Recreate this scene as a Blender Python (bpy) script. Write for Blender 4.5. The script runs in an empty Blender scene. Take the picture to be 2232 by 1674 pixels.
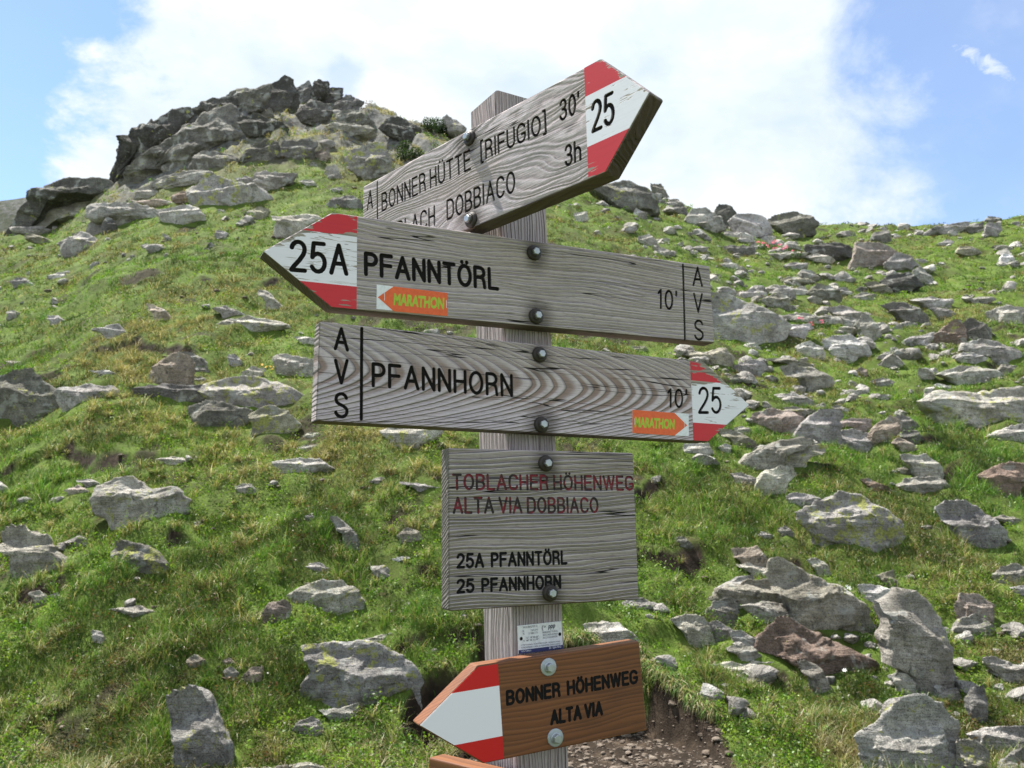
import bpy, bmesh, math, random
import numpy as np
from mathutils import Matrix, Vector, Euler

# ------------------------------------------------------------------ camera, light, exposure
SC = bpy.context.scene
COL = SC.collection
R = math.radians
PITCH = R(10.16)
FPX, PCX, PCY = 1800.0, 1116.0, 837.0        # focal length and centre in photo pixels
cam_d = bpy.data.cameras.new('camera')
cam_d.sensor_width = 36.0
cam_d.lens = FPX / 2232.0 * 36.0
cam_d.clip_start = 0.05
cam_d.clip_end = 2000
cam_d.dof.use_dof = True
cam_d.dof.focus_distance = 1.35
cam_d.dof.aperture_fstop = 13.0
cam = bpy.data.objects.new('camera', cam_d)
COL.objects.link(cam)
cam.location = (0, 0, 0)
cam.rotation_euler = (R(90) + PITCH, 0, 0)
SC.camera = cam

SUN_EL, SUN_AZ = R(64), R(-52)               # azimuth measured from +Y towards +X
EXPOSURE = 1.36
SUN_STRENGTH = 4.7
SKY_STRENGTH = 0.11

SC.view_settings.view_transform = 'Standard'
SC.view_settings.look = 'None'
SC.view_settings.gamma = 1.0
SC.view_settings.exposure = EXPOSURE
SC.render.engine = 'CYCLES'
SC.cycles.max_bounces = 6
SC.cycles.transparent_max_bounces = 8

sun_d = bpy.data.lights.new('sun', 'SUN')
sun_d.energy = SUN_STRENGTH
sun_d.angle = R(0.6)
sun_d.color = (1.0, 0.95, 0.87)
sun = bpy.data.objects.new('sun', sun_d)
COL.objects.link(sun)
sd = Vector((math.sin(SUN_AZ) * math.cos(SUN_EL), math.cos(SUN_AZ) * math.cos(SUN_EL), math.sin(SUN_EL)))
sun.rotation_euler = sd.to_track_quat('Z', 'Y').to_euler()


class NT:
    """small helper for writing node trees"""
    def __init__(self, tree):
        self.t = tree
        self.n = tree.nodes
        self.l = tree.links

    def new(self, typ, **kw):
        nd = self.n.new(typ)
        for k, v in kw.items():
            setattr(nd, k, v)
        return nd

    def put(self, sock, v):
        if hasattr(v, 'is_linked') or isinstance(v, bpy.types.NodeSocket):
            self.l.new(v, sock)
        elif v is not None:
            if isinstance(v, (tuple, list)) and len(v) == 3 and sock.type == 'RGBA':
                v = (*v, 1)
            sock.default_value = v

    def math(self, op, a, b=None, c=None, clamp=False):
        nd = self.new('ShaderNodeMath', operation=op, use_clamp=clamp)
        self.put(nd.inputs[0], a)
        if b is not None:
            self.put(nd.inputs[1], b)
        if c is not None:
            self.put(nd.inputs[2], c)
        return nd.outputs[0]

    def vmath(self, op, a, b=None):
        nd = self.new('ShaderNodeVectorMath', operation=op)
        self.put(nd.inputs[0], a)
        if b is not None:
            self.put(nd.inputs[1], b)
        return nd.outputs[0]

    def noise(self, vec, scale, detail=4, rough=0.55, dist=0.0):
        nd = self.new('ShaderNodeTexNoise')
        self.put(nd.inputs['Vector'], vec)
        nd.inputs['Scale'].default_value = scale
        nd.inputs['Detail'].default_value = detail
        nd.inputs['Roughness'].default_value = rough
        nd.inputs['Distortion'].default_value = dist
        return nd.outputs['Fac']

    def smooth(self, v, lo, hi, a=0.0, b=1.0):
        nd = self.new('ShaderNodeMapRange', interpolation_type='SMOOTHSTEP')
        self.put(nd.inputs['Value'], v)
        nd.inputs['From Min'].default_value = lo
        nd.inputs['From Max'].default_value = hi
        nd.inputs['To Min'].default_value = a
        nd.inputs['To Max'].default_value = b
        return nd.outputs['Result']

    def lin(self, v, lo, hi, a=0.0, b=1.0):
        nd = self.new('ShaderNodeMapRange')
        self.put(nd.inputs['Value'], v)
        nd.inputs['From Min'].default_value = lo
        nd.inputs['From Max'].default_value = hi
        nd.inputs['To Min'].default_value = a
        nd.inputs['To Max'].default_value = b
        return nd.outputs['Result']

    def mix(self, f, a, b, blend='MIX'):
        nd = self.new('ShaderNodeMix', data_type='RGBA', blend_type=blend)
        self.put(nd.inputs['Factor'], f)
        self.put(nd.inputs['A'] if False else nd.inputs[6], a)
        self.put(nd.inputs[7], b)
        return nd.outputs[2]

    def sep(self, v):
        nd = self.new('ShaderNodeSeparateXYZ')
        self.put(nd.inputs[0], v)
        return nd.outputs

    def comb(self, x, y, z):
        nd = self.new('ShaderNodeCombineXYZ')
        self.put(nd.inputs[0], x); self.put(nd.inputs[1], y); self.put(nd.inputs[2], z)
        return nd.outputs[0]

    def ramp(self, v, stops):
        nd = self.new('ShaderNodeValToRGB')
        self.put(nd.inputs[0], v)
        el = nd.color_ramp.elements
        while len(el) > 1:
            el.remove(el[-1])
        el[0].position, el[0].color = stops[0][0], (*stops[0][1], 1)
        for p, c in stops[1:]:
            e = el.new(p)
            e.color = (*c, 1)
        return nd.outputs[0]

    def bump(self, h, strength, dist, normal=None):
        nd = self.new('ShaderNodeBump')
        nd.inputs['Strength'].default_value = strength
        nd.inputs['Distance'].default_value = dist
        self.put(nd.inputs['Height'], h)
        if normal is not None:
            self.put(nd.inputs['Normal'], normal)
        return nd.outputs[0]


def new_mat(name):
    m = bpy.data.materials.new(name)
    m.use_nodes = True
    t = NT(m.node_tree)
    b = m.node_tree.nodes['Principled BSDF']
    return m, t, b


# ------------------------------------------------------------------ world: blue sky with a cloud bank
world = bpy.data.worlds.new('World')
SC.world = world
world.use_nodes = True
wt = NT(world.node_tree)
for nd in list(wt.n):
    wt.n.remove(nd)
sky = wt.new('ShaderNodeTexSky', sky_type='NISHITA')
sky.sun_disc = False
sky.sun_elevation = SUN_EL
sky.sun_rotation = SUN_AZ
sky.altitude = 2300
sky.air_density = 1.0
sky.dust_density = 0.4
sky.ozone_density = 0.65
tc = wt.new('ShaderNodeTexCoord')
D = tc.outputs['Generated']
dx, dy, dz = wt.sep(D)[:3]
dyc = wt.math('MAXIMUM', dy, 0.05)
ga = wt.math('DIVIDE', dx, dyc)               # tangent of azimuth
ge = wt.math('DIVIDE', dz, dyc)
big = wt.noise(wt.vmath('MULTIPLY', D, (1, 1, 1.3)), 5.0, 7, 0.62, 0.3)
fine = wt.noise(wt.vmath('MULTIPLY', D, (1, 1, 1.2)), 17.0, 6, 0.65, 0.2)
wob = wt.math('ADD', wt.math('MULTIPLY', wt.math('SUBTRACT', big, 0.5), 0.50),
              wt.math('MULTIPLY', wt.math('SUBTRACT', fine, 0.5), 0.16))
# left edge of the bank, right edge leaning with height
left = wt.smooth(wt.math('ADD', ga, wob), -0.575, -0.475)
redge = wt.math('SUBTRACT', wt.math('ADD', ga, wt.math('MULTIPLY', wt.math('SUBTRACT', ge, 0.45), -0.05)), wob)
right = wt.smooth(redge, 0.36, 0.56, 1.0, 0.0)
front = wt.smooth(dy, 0.02, 0.2)
hole = wt.smooth(wt.math('ADD', wt.math('ABSOLUTE', wt.math('ADD', ga, 0.225)),
                         wt.math('ADD', wt.math('ABSOLUTE', wt.math('MULTIPLY', wt.math('SUBTRACT', ge, 0.60), 0.8)),
                                 wt.math('MULTIPLY', wob, -0.35))), 0.0, 0.045, 0.55, 1.0)
bank = wt.math('MULTIPLY', wt.math('MULTIPLY', wt.math('MULTIPLY', left, right), front), hole)
thin = wt.noise(D, 3.0, 6, 0.6, 0.4)
other = wt.smooth(wt.math('ADD', thin, wt.math('MULTIPLY', fine, 0.15)), 0.44, 0.64, 0.10, 1.0)  # unseen clouds behind the camera, coverage set to brighten surfaces facing it
back = wt.math('SUBTRACT', 1.0, front)
other = wt.math('MULTIPLY', other, back)
veil = wt.math('MULTIPLY', wt.smooth(ga, 0.30, 0.52), wt.smooth(wt.math('ADD', wt.math('MULTIPLY', thin, 0.7), wt.math('MULTIPLY', fine, 0.3)), 0.44, 0.68, 0.10, 0.42))
veil = wt.math('MULTIPLY', veil, front)
veill = wt.math('MULTIPLY', wt.math('MULTIPLY', wt.smooth(ga, -0.45, -0.7), 0.03), front)
wsp = wt.noise(wt.vmath('MULTIPLY', D, (9, 9, 22)), 1.6, 5, 0.6, 0.6)
_wa, _we = 0.6216, 0.6130                     # a small separate wisp high on the right
wu, wv = wt.math('SUBTRACT', ga, _wa), wt.math('SUBTRACT', ge, _we)
wal = wt.math('SUBTRACT', wt.math('MULTIPLY', wu, 0.84), wt.math('MULTIPLY', wv, 0.54))
wac = wt.math('ADD', wt.math('MULTIPLY', wu, 0.54), wt.math('MULTIPLY', wv, 0.84))
wq = wt.math('ADD', wt.math('POWER', wt.math('DIVIDE', wal, 0.050), 2.0), wt.math('POWER', wt.math('DIVIDE', wac, 0.013), 2.0))
wisp = wt.math('MULTIPLY', wt.math('MULTIPLY', wt.smooth(wt.math('ADD', wq, wt.math('MULTIPLY', wt.math('SUBTRACT', wt.noise(wt.vmath('MULTIPLY', D, (1, 1, 1.6)), 42.0, 6, 0.7, 0.6), 0.5), 6.5)), 1.6, -0.6), 0.85), front)
cl = wt.math('MAXIMUM', wt.math('MAXIMUM', wt.math('MAXIMUM', bank, other), wt.math('MAXIMUM', veil, veill)),
             wt.math('MULTIPLY', wisp, 0.85), clamp=True)
shade = wt.noise(wt.vmath('MULTIPLY', D, (1, 1, 1.6)), 4.2, 5, 0.55, 0.2)
ccol = wt.ramp(shade, [(0.30, (0.62, 0.735, 0.82)), (0.46, (0.80, 0.87, 0.93)), (0.62, (0.99, 1.0, 1.02))])
bg1 = wt.new('ShaderNodeBackground')
wt.put(bg1.inputs[0], sky.outputs[0])
bg1.inputs[1].default_value = SKY_STRENGTH
bg2 = wt.new('ShaderNodeBackground')
wt.put(bg2.inputs[0], ccol)
bg2.inputs[1].default_value = 0.47
ms = wt.new('ShaderNodeMixShader')
wt.put(ms.inputs[0], cl)
wt.l.new(bg1.outputs[0], ms.inputs[1])
wt.l.new(bg2.outputs[0], ms.inputs[2])
wo = wt.new('ShaderNodeOutputWorld')
wt.l.new(ms.outputs[0], wo.inputs[0])


# ------------------------------------------------------------------ helpers
def tag(o, label=None, cat=None, group=None, kind=None):
    if label: o['label'] = label
    if cat: o['category'] = cat
    if group: o['group'] = group
    if kind: o['kind'] = kind
    return o


def link(name, me, parent=None, mats=()):
    o = bpy.data.objects.new(name, me)
    COL.objects.link(o)
    for m in mats:
        me.materials.append(m)
    if parent is not None:
        o.parent = parent
    return o


def empty(name, loc=(0, 0, 0)):
    o = bpy.data.objects.new(name, None)
    o.empty_display_size = 0.1
    COL.objects.link(o)
    o.location = loc
    return o


def np_mesh(name, V, F, smooth=False):
    """V (n,3); F (m,k) one face size, or list of such arrays"""
    Fs = F if isinstance(F, list) else [F]
    Fs = [np.asarray(f, np.int32) for f in Fs if len(f)]
    me = bpy.data.meshes.new(name)
    V = np.asarray(V, np.float32)
    me.vertices.add(len(V))
    me.vertices.foreach_set('co', V.ravel())
    loops = np.concatenate([f.ravel() for f in Fs])
    sizes = np.concatenate([np.full(len(f), f.shape[1], np.int32) for f in Fs])
    starts = np.concatenate([[0], np.cumsum(sizes)[:-1]]).astype(np.int32)
    me.loops.add(len(loops))
    me.loops.foreach_set('vertex_index', loops)
    me.polygons.add(len(sizes))
    me.polygons.foreach_set('loop_start', starts)
    me.polygons.foreach_set('loop_total', sizes)
    me.polygons.foreach_set('use_smooth', np.full(len(sizes), smooth))
    me.update(calc_edges=True)
    return me


def _h(ix, iy, iz, seed):
    M = np.uint32
    h = (ix.astype(np.int64).astype(M) * M(374761393)) ^ (iy.astype(np.int64).astype(M) * M(668265263)) \
        ^ (iz.astype(np.int64).astype(M) * M(2147483647 - 61)) ^ M((seed * 974711 + 12345) & 0xFFFFFFFF)
    h = (h ^ (h >> M(13))) * M(1274126177)
    h = (h ^ (h >> M(16))) * M(2246822519)
    h = h ^ (h >> M(13))
    return (h & M(0xFFFFFF)).astype(np.float64) / float(0xFFFFFF) * 2 - 1


def vnoise(x, y, z, seed=0):
    ix, iy, iz = np.floor(x), np.floor(y), np.floor(z)
    fx, fy, fz = x - ix, y - iy, z - iz
    fx, fy, fz = [f * f * f * (f * (f * 6 - 15) + 10) for f in (fx, fy, fz)]
    r = 0
    for a in (0, 1):
        wx = fx if a else 1 - fx
        for b in (0, 1):
            wy = fy if b else 1 - fy
            for c in (0, 1):
                wz = fz if c else 1 - fz
                r = r + _h(ix + a, iy + b, iz + c, seed) * wx * wy * wz
    return r


def fbm(x, y, z, seed=0, octv=4, gain=0.5):
    r, a, f = 0, 1.0, 1.0
    for k in range(octv):
        r = r + a * vnoise(x * f + 17.3 * k, y * f - 9.1 * k, z * f + 3.7 * k, seed + k * 7)
        a *= gain
        f *= 2.03
    return r


CP, SP = math.cos(PITCH), math.sin(PITCH)


def ae(px, py):
    """photo pixel -> tangents (x/y, z/y) of its ray"""
    u = (np.asarray(px, float) - PCX) / FPX
    v = (PCY - np.asarray(py, float)) / FPX
    dy_ = CP - v * SP
    return u / dy_, (SP + v * CP) / dy_


# ------------------------------------------------------------------ the hillside
Z0 = -1.55                                    # level of the path below the eye
D0 = 5.87
# column of the photo: row of the ridge, its distance, row of the slope 25 m away
_prof = [(-900, 560, 30, 640), (-300, 520, 33, 610), (0, 503, 34, 588), (120, 496, 34, 560), (190, 455, 34, 530), (240, 415, 35, 500),
         (330, 325, 36, 475), (380, 280, 36.4, 470), (430, 250, 36.7, 466), (480, 232, 37, 462), (620, 196, 38, 455), (750, 205, 38.5, 452),
         (870, 238, 39, 455), (960, 270, 40, 465), (1010, 286, 41, 475), (1100, 322, 42, 490), (1200, 355, 43, 510),
         (1280, 402, 44, 540), (1400, 408, 46, 570), (1460, 424, 46.5, 582), (1510, 442, 47, 592), (1560, 462, 47.5, 600), (1600, 482, 48, 610), (1750, 492, 50, 628),
         (1850, 485, 51, 632), (2000, 482, 52, 632), (2232, 469, 53, 628), (2600, 455, 55, 620), (3400, 430, 58, 610)]
_pa, _per, _pdr, _peb = [], [], [], []
for px, rr, dd, br in _prof:
    a_, e_ = ae(px, rr)
    _, eb_ = ae(px, br)
    _pa.append(float(a_)); _per.append(float(e_)); _pdr.append(dd); _peb.append(float(eb_))
DB = 25.0
# dug-out path bank: column, distance of the bank face
_bk = [(840, 5.0), (880, 5.6), (905, 5.0), (960, 5.3), (1000, 6.1), (1040, 6.8), (1100, 6.85), (1300, 6.85), (1400, 6.75), (1480, 6.6), (1540, 6.35),
       (1580, 6.05), (1612, 5.6), (1640, 5.0)]
_bka = [float(ae(p, 1560)[0]) for p, _ in _bk]
_bkd = [d for _, d in _bk]


def bank_y(a):
    return np.interp(a, _bka, _bkd, left=4.0, right=4.0)


def terrace(x, y):
    """small grazing steps across the slope: phase and strength"""
    f = y * 0.62 + 0.9 * fbm(x * 0.33, y * 0.20, 0 * x, 91, 3) + 0.10 * fbm(x * 2.5, y * 2.5, 0 * x, 95, 2)
    m = np.clip(fbm(x * 0.5, y * 0.45, 0 * x + 3, 97, 3) * 2.4 + 0.45, 0, 1) * np.clip((26 - y) / 8, 0, 1)
    return f - np.floor(f), m


def crag_w(a, y):
    """where the hill turns into broken rock"""
    a0, a1, a2, a3 = [float(ae(p, 300)[0]) for p in (150, 300, 940, 1090)]
    return np.interp(a, [a0, a1, a2, a3], [0, 1, 1, 0]) * np.clip((y - 27.0) / 4.0, 0, 1)


_pa0, _pe0 = ae(958, 1530)
PITS = [(float(_pa0) * 6.35, 6.30, 0.26, 0.30, 0.42)]


def pit(x, y):
    r = 0
    for cx_, cy_, rx_, ry_, dp in PITS:
        q = np.sqrt(((x - cx_) / rx_) ** 2 + ((y - cy_) / ry_) ** 2)
        r = r + dp * np.clip((1.05 - q) / 0.35, 0, 1)
    return r


def height(x, y, detail=True):
    x = np.asarray(x, float); y = np.asarray(y, float)
    ys = np.maximum(y, 3.0)
    a = x / ys
    er = np.interp(a, _pa, _per); dr = np.interp(a, _pa, _pdr); eb = np.interp(a, _pa, _peb)
    zb, zr = eb * DB, er * dr
    m1 = (zb - Z0) / (DB - D0)
    m2 = (zr - zb) / (dr - DB)
    sp = lambda t, k: np.where(t / k > 30, t, k * np.log1p(np.exp(np.minimum(t / k, 30))))
    z = Z0 + m1 * sp(y - D0, 0.08) + (m2 - m1) * sp(y - DB, 1.2) - (m2 + 0.12) * sp(y - dr, 1.2)
    if detail:
        on = np.clip((y - D0) / 1.5, 0.12, 1)
        z = z + on * 0.15 * fbm(x * 0.55, y * 0.55, 0 * x, 3, 3)
        z = z + on * 0.075 * fbm(x * 2.3, y * 2.3, 0 * x, 5, 3)
        tf, tm = terrace(x, y)
        z = z + on * tm * 0.15 * (np.clip(tf / 0.12, 0, 1) - tf)
        z = z + on * 0.07 * np.maximum(fbm(x * 1.5 + 7, y * 1.5, 0 * x, 83, 2), 0)
        far = np.clip((y - 14) / 20, 0, 1)
        z = z + far * 0.30 * fbm(x * 0.30, y * 0.30, 0 * x, 9, 4)
        cw = crag_w(a, y)
        st = fbm(x * 0.33, y * 0.33, 0 * x, 61, 3) * 2.4 + 0.25 * x
        st = np.floor(st) + np.clip((st - np.floor(st)) * 3.2 - 1.1, 0, 1)
        z = z + cw * (0.55 * (st - 0.25 * x) * 0.6 + 0.16 * fbm(x * 1.3, y * 1.3, 0 * x, 67, 4))
    yb = bank_y(a) + 0.17 * fbm(x * 3.1, 0 * x, 0 * x + 2, 21, 4)
    cut = Z0 + 0.02 * fbm(x * 6, y * 6, 0 * x, 31, 3) + 4.5 * sp(y - yb, 0.03)
    z = np.where(y > 4.2, np.minimum(z, cut), z)
    return z - pit(x, y)


def soil_mask(x, y):
    a = x / np.maximum(y, 3.0)
    yb = bank_y(a)
    s = np.clip((yb + 0.12 - y) / 0.06, 0, 1) * (yb > 5.2)
    s = np.maximum(s, np.clip(pit(x, y) / 0.05, 0, 1))
    return s


def bare(x, y):
    return fbm(x * 0.95, y * 0.95, 0 * x, 44, 4)


def riser(x, y):
    tf, tm = terrace(x, y)
    brk = np.clip(fbm(x * 1.9, y * 1.1, 0 * x + 8, 205, 3) * 4 + 0.1, 0, 1)
    return np.clip((tm - 0.55) / 0.3, 0, 1) * np.clip((0.12 - tf) / 0.03, 0, 1) * brk * np.clip((y - 6.2) / 0.5, 0, 1)


_dd = np.concatenate([np.linspace(4.6, 12, 1500), np.linspace(12, 60, 2400)[1:]])


def ground_hit(px, py):
    a, e = ae(px, py)
    a, e = float(a), float(e)
    z = height(a * _dd, _dd)
    hit = np.nonzero(z >= e * _dd)[0]
    return float(_dd[hit[0]]) if len(hit) else ground_hit(px, py + 4)


rows = np.concatenate([np.linspace(-40, 2, 22), np.linspace(3, 4.8, 14), np.exp(np.linspace(np.log(4.85), np.log(62), 660)),
                       np.linspace(64, 150, 26)])
cols = np.concatenate([np.linspace(-2.2, -0.80, 26)[:-1], np.linspace(-0.80, 0.80, 640), np.linspace(0.80, 2.2, 26)[1:]])
A_, Y_ = np.meshgrid(cols, rows)
X_ = A_ * np.where(Y_ > 3, Y_, 3 + (3 - Y_) * 0.8)
Zg = height(X_, Y_)
nr, nc = X_.shape
idx = np.arange(nr * nc).reshape(nr, nc)
quads = np.stack([idx[:-1, :-1], idx[:-1, 1:], idx[1:, 1:], idx[1:, :-1]], -1).reshape(-1, 4)
g_me = np_mesh('hillside', np.stack([X_, Y_, Zg], -1).reshape(-1, 3), quads, True)
at = g_me.attributes.new('soil', 'FLOAT', 'POINT')
at.data.foreach_set('value', np.maximum(soil_mask(X_, Y_), np.maximum(0.85 * np.clip((bare(X_, Y_) - 0.86) / 0.14, 0, 1), riser(X_, Y_))).astype(np.float32).ravel())
at = g_me.attributes.new('crag', 'FLOAT', 'POINT')
at.data.foreach_set('value', crag_w(A_, Y_).astype(np.float32).ravel())

m_ground, t, b = new_mat('turf')
P = t.new('ShaderNodeTexCoord').outputs['Object']
n1 = t.noise(P, 0.9, 5, 0.6)
n2 = t.noise(P, 7.0, 5, 0.65)
n3 = t.noise(P, 60.0, 4, 0.7)
turf = t.ramp(t.math('ADD', t.math('MULTIPLY', n1, 0.6), t.math('MULTIPLY', n2, 0.4)),
              [(0.34, (0.050, 0.040, 0.018)), (0.44, (0.065, 0.090, 0.018)), (0.56, (0.090, 0.145, 0.022)), (0.68, (0.170, 0.170, 0.050))])
turf = t.mix(t.smooth(n3, 0.4, 0.7, 0, 0.5), turf, (0.03, 0.03, 0.012))
soil = t.ramp(n2, [(0.3, (0.012, 0.009, 0.006)), (0.55, (0.032, 0.023, 0.016)), (0.75, (0.085, 0.064, 0.045))])
an = t.new('ShaderNodeAttribute', attribute_name='soil').outputs['Fac']
cg = t.new('ShaderNodeAttribute', attribute_name='crag').outputs['Fac']
nzv = t.sep(t.new('ShaderNodeNewGeometry').outputs['True Normal'])[2]
r1 = t.noise(P, 1.1, 6, 0.7)
rockc = t.ramp(t.noise(P, 4.0, 6, 0.75), [(0.35, (0.045, 0.044, 0.04)), (0.5, (0.12, 0.12, 0.11)), (0.62, (0.20, 0.198, 0.185))])
rk = t.math('MULTIPLY', cg, t.smooth(t.math('ADD', t.math('MULTIPLY', nzv, 0.5), t.math('MULTIPLY', t.math('SUBTRACT', r1, 0.5), -0.8)), 0.34, 0.42, 1.0, 0.0))
gold = t.math('MULTIPLY', cg, 0.6)
turf = t.mix(gold, turf, (0.20, 0.155, 0.045))
t.put(b.inputs['Base Color'], t.mix(rk, t.mix(an, turf, soil), rockc))
b.inputs['Roughness'].default_value = 0.95
b.inputs['Specular IOR Level'].default_value = 0.15
t.put(b.inputs['Normal'], t.bump(t.math('ADD', n2, t.math('MULTIPLY', n3, 0.5)), 0.8, 0.03))
ground = link('hillside', g_me, None, [m_ground])
tag(ground, kind='structure')

# distant slope behind the left edge
fx = np.linspace(-420, 160, 120)
fy = np.linspace(110, 330, 60)
FX, FY = np.meshgrid(fx, fy)
fa, fe = ae(np.array([-700, -200, 0, 115, 230, 500, 1200]), np.array([470, 445, 424, 407, 398, 420, 560]))
crest = np.interp(FX / FY, fa, fe)
s_ = np.clip((FY - 110) / (190 - 110), 0, 1)
FZ = np.where(FY < 190, -10 + (crest * 190 + 10) * s_ ** 1.1, crest * 190 - (FY - 190) * 0.15)
FZ = FZ + 1.3 * fbm(FX * 0.05, FY * 0.05, 0 * FX, 71, 5) * s_
i2 = np.arange(FX.size).reshape(FX.shape)
q2 = np.stack([i2[:-1, :-1], i2[:-1, 1:], i2[1:, 1:], i2[1:, :-1]], -1).reshape(-1, 4)
m_far, t, b = new_mat('scree_slope')
P = t.new('ShaderNodeTexCoord').outputs['Object']
f1 = t.noise(P, 0.09, 6, 0.7)
f2 = t.noise(P, 0.9, 5, 0.7)
t.put(b.inputs['Base Color'], t.ramp(t.math('ADD', t.math('MULTIPLY', f1, 0.5), t.math('MULTIPLY', f2, 0.5)),
      [(0.40, (0.055, 0.066, 0.040)), (0.50, (0.085, 0.095, 0.070)), (0.56, (0.13, 0.135, 0.125)), (0.66, (0.18, 0.182, 0.175))]))
b.inputs['Roughness'].default_value = 1
b.inputs['Specular IOR Level'].default_value = 0.1
t.put(b.inputs['Normal'], t.bump(f2, 1.0, 1.2))
far_o = link('hill', np_mesh('hill', np.stack([FX, FY, FZ], -1).reshape(-1, 3), q2, True), None, [m_far])
tag(far_o, kind='structure')

# ------------------------------------------------------------------ wood, paint and metal
def make_wood(name, grain, warm=0.0, seed=0.0, crack=0.5, period=0.010, dark=1.0, arch=None, orange=False, ridge=1.0, dark_under=True, stains=()):
    """weathered wood, grain along local x; grain: 'line', 'wave', 'arch'"""
    m, t, b = new_mat(name)
    tcn = t.new('ShaderNodeTexCoord')
    P0 = tcn.outputs['Object']
    P = t.vmath('ADD', P0, (seed * 1.7, seed * 0.9, seed * 2.3))
    x, y, z = t.sep(P0)[:3]
    y2 = t.math('MULTIPLY', y, 0.6)
    lo = t.noise(t.vmath('MULTIPLY', P, (3.2, 6, 9)), 1.0, 2, 0.5)
    lo = t.math('SUBTRACT', lo, 0.5)
    mid = t.math('SUBTRACT', t.noise(t.vmath('MULTIPLY', P, (9, 30, 30)), 1.0, 3, 0.5), 0.5)
    if grain == 'arch':
        x0, z0, kx, kz = arch
        zz = t.math('SUBTRACT', z, z0)
        L = t.math('ADD', t.math('MULTIPLY', t.math('SUBTRACT', x, x0), kx), t.math('MULTIPLY', t.math('MULTIPLY', zz, zz), kz))
        L = t.math('ADD', L, t.math('MULTIPLY', t.math('MAXIMUM', t.math('MULTIPLY', zz, -1.0), 0.0), 0.5))
        L = t.math('ADD', L, t.math('MULTIPLY', lo, 0.045))
        L = t.math('ADD', L, t.math('MULTIPLY', mid, 0.006))
    elif grain == 'wave':
        L = t.math('ADD', t.math('ADD', z, y2), t.math('MULTIPLY', lo, 0.16))
        L = t.math('ADD', L, t.math('MULTIPLY', mid, 0.012))
    else:
        L = t.math('ADD', t.math('ADD', z, y2), t.math('MULTIPLY', lo, 0.045))
        L = t.math('ADD', L, t.math('MULTIPLY', mid, 0.004))
    # uneven ring widths
    ph = t.math('DIVIDE', L, period)
    var = t.noise(t.comb(0.0, 0.0, t.math('MULTIPLY', ph, 0.35)), 1.0, 2, 0.5)
    ph = t.math('ADD', ph, t.math('MULTIPLY', var, 2.2))
    fr = t.math('FRACT', ph)
    ring = t.math('MULTIPLY', t.smooth(fr, 0.0, 0.72), t.smooth(fr, 0.80, 1.0, 1.0, 0.0))     # slow rise, quick fall
    fib = t.noise(t.vmath('MULTIPLY', P, (9, 340, 560)), 1.0, 4, 0.65)
    fib2 = t.noise(t.vmath('MULTIPLY', P, (30, 900, 1100)), 1.0, 2, 0.6)
    blot = t.noise(t.vmath('MULTIPLY', P, (5, 9, 14)), 1.0, 4, 0.6)
    crk = t.noise(t.vmath('MULTIPLY', P, (1.5, 30, 62)), 1.0, 2, 0.5)
    crkl = t.math('ABSOLUTE', t.math('SUBTRACT', crk, 0.5))
    gate = t.smooth(t.noise(t.vmath('MULTIPLY', P, (4, 14, 22)), 1.0, 2, 0.5), 0.62 - 0.25 * crack, 0.70 - 0.25 * crack)
    ck = t.math('MULTIPLY', t.smooth(crkl, 0.0025, 0.0085, 1.0, 0.0), gate)
    if orange:
        c0, c1, c2 = (0.088, 0.033, 0.014), (0.155, 0.058, 0.022), (0.225, 0.087, 0.032)
        col = t.ramp(t.math('ADD', t.math('MULTIPLY', ring, 0.40), t.math('MULTIPLY', fib, 0.65)), [(0.15, c0), (0.5, c1), (0.9, c2)])
        col = t.mix(t.smooth(blot, 0.45, 0.7, 0, 0.55), col, (0.080, 0.029, 0.013))
        hgt = t.math('ADD', t.math('MULTIPLY', ring, 0.35), t.math('MULTIPLY', fib, 0.4))
    else:
        d = dark
        c0, c1, c2 = (0.230 * d, 0.188 * d, 0.192 * d), (0.490 * d, 0.425 * d, 0.440 * d), (0.68 * d, 0.608 * d, 0.635 * d)
        lvar = t.noise(t.vmath('MULTIPLY', P, (3.5, 20, 26)), 1.0, 3, 0.6)
        line = t.math('MULTIPLY', t.smooth(fr, 0.70, 0.90), t.smooth(fr, 0.95, 1.0, 1.0, 0.0))
        line = t.math('MULTIPLY', line, t.smooth(lvar, 0.30, 0.62, 0.25, 1.0))
        v = t.math('ADD', t.math('MULTIPLY', ring, (0.42 if ridge > 1.5 else 0.28) if grain == 'line' else 0.36), t.math('MULTIPLY', fib, 0.56))
        v = t.math('ADD', v, t.math('MULTIPLY', t.math('SUBTRACT', fib2, 0.5), 0.30))
        col = t.ramp(v, [(0.10, c0), (0.42, c1), (0.85, c2)])
        wf = t.math('MULTIPLY', t.smooth(blot, 0.42, 0.70), 0.15 + 0.5 * warm)
        col = t.mix(wf, col, (0.41 * d, 0.305 * d, 0.270 * d))
        cool = t.smooth(t.noise(t.vmath('MULTIPLY', P, (4, 7, 11)), 1.0, 3, 0.6), 0.5, 0.75, 0, 0.45)
        col = t.mix(cool, col, (0.325 * d, 0.300 * d, 0.335 * d))
        if grain == 'arch':
            core = t.smooth(t.math('ADD', t.math('ABSOLUTE', t.math('MULTIPLY', t.math('ADD', zz, 0.005), 1.0)), t.math('MULTIPLY', lo, 0.05)), 0.012, 0.045, 1.0, 0.0)
            band = t.math('MULTIPLY', t.math('MULTIPLY', core, t.smooth(ring, 0.25, 0.7, 1.0, 0.0)), 0.62)
            col = t.mix(band, col, (0.22, 0.130, 0.085))
        rv_ = t.noise(t.vmath('MULTIPLY', P, (60, 700, 900)), 1.0, 3, 0.7)
        col = t.mix(t.smooth(rv_, 0.50, 0.68, 0.0, 0.5), col, (0.13 * d, 0.12 * d, 0.11 * d))
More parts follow.
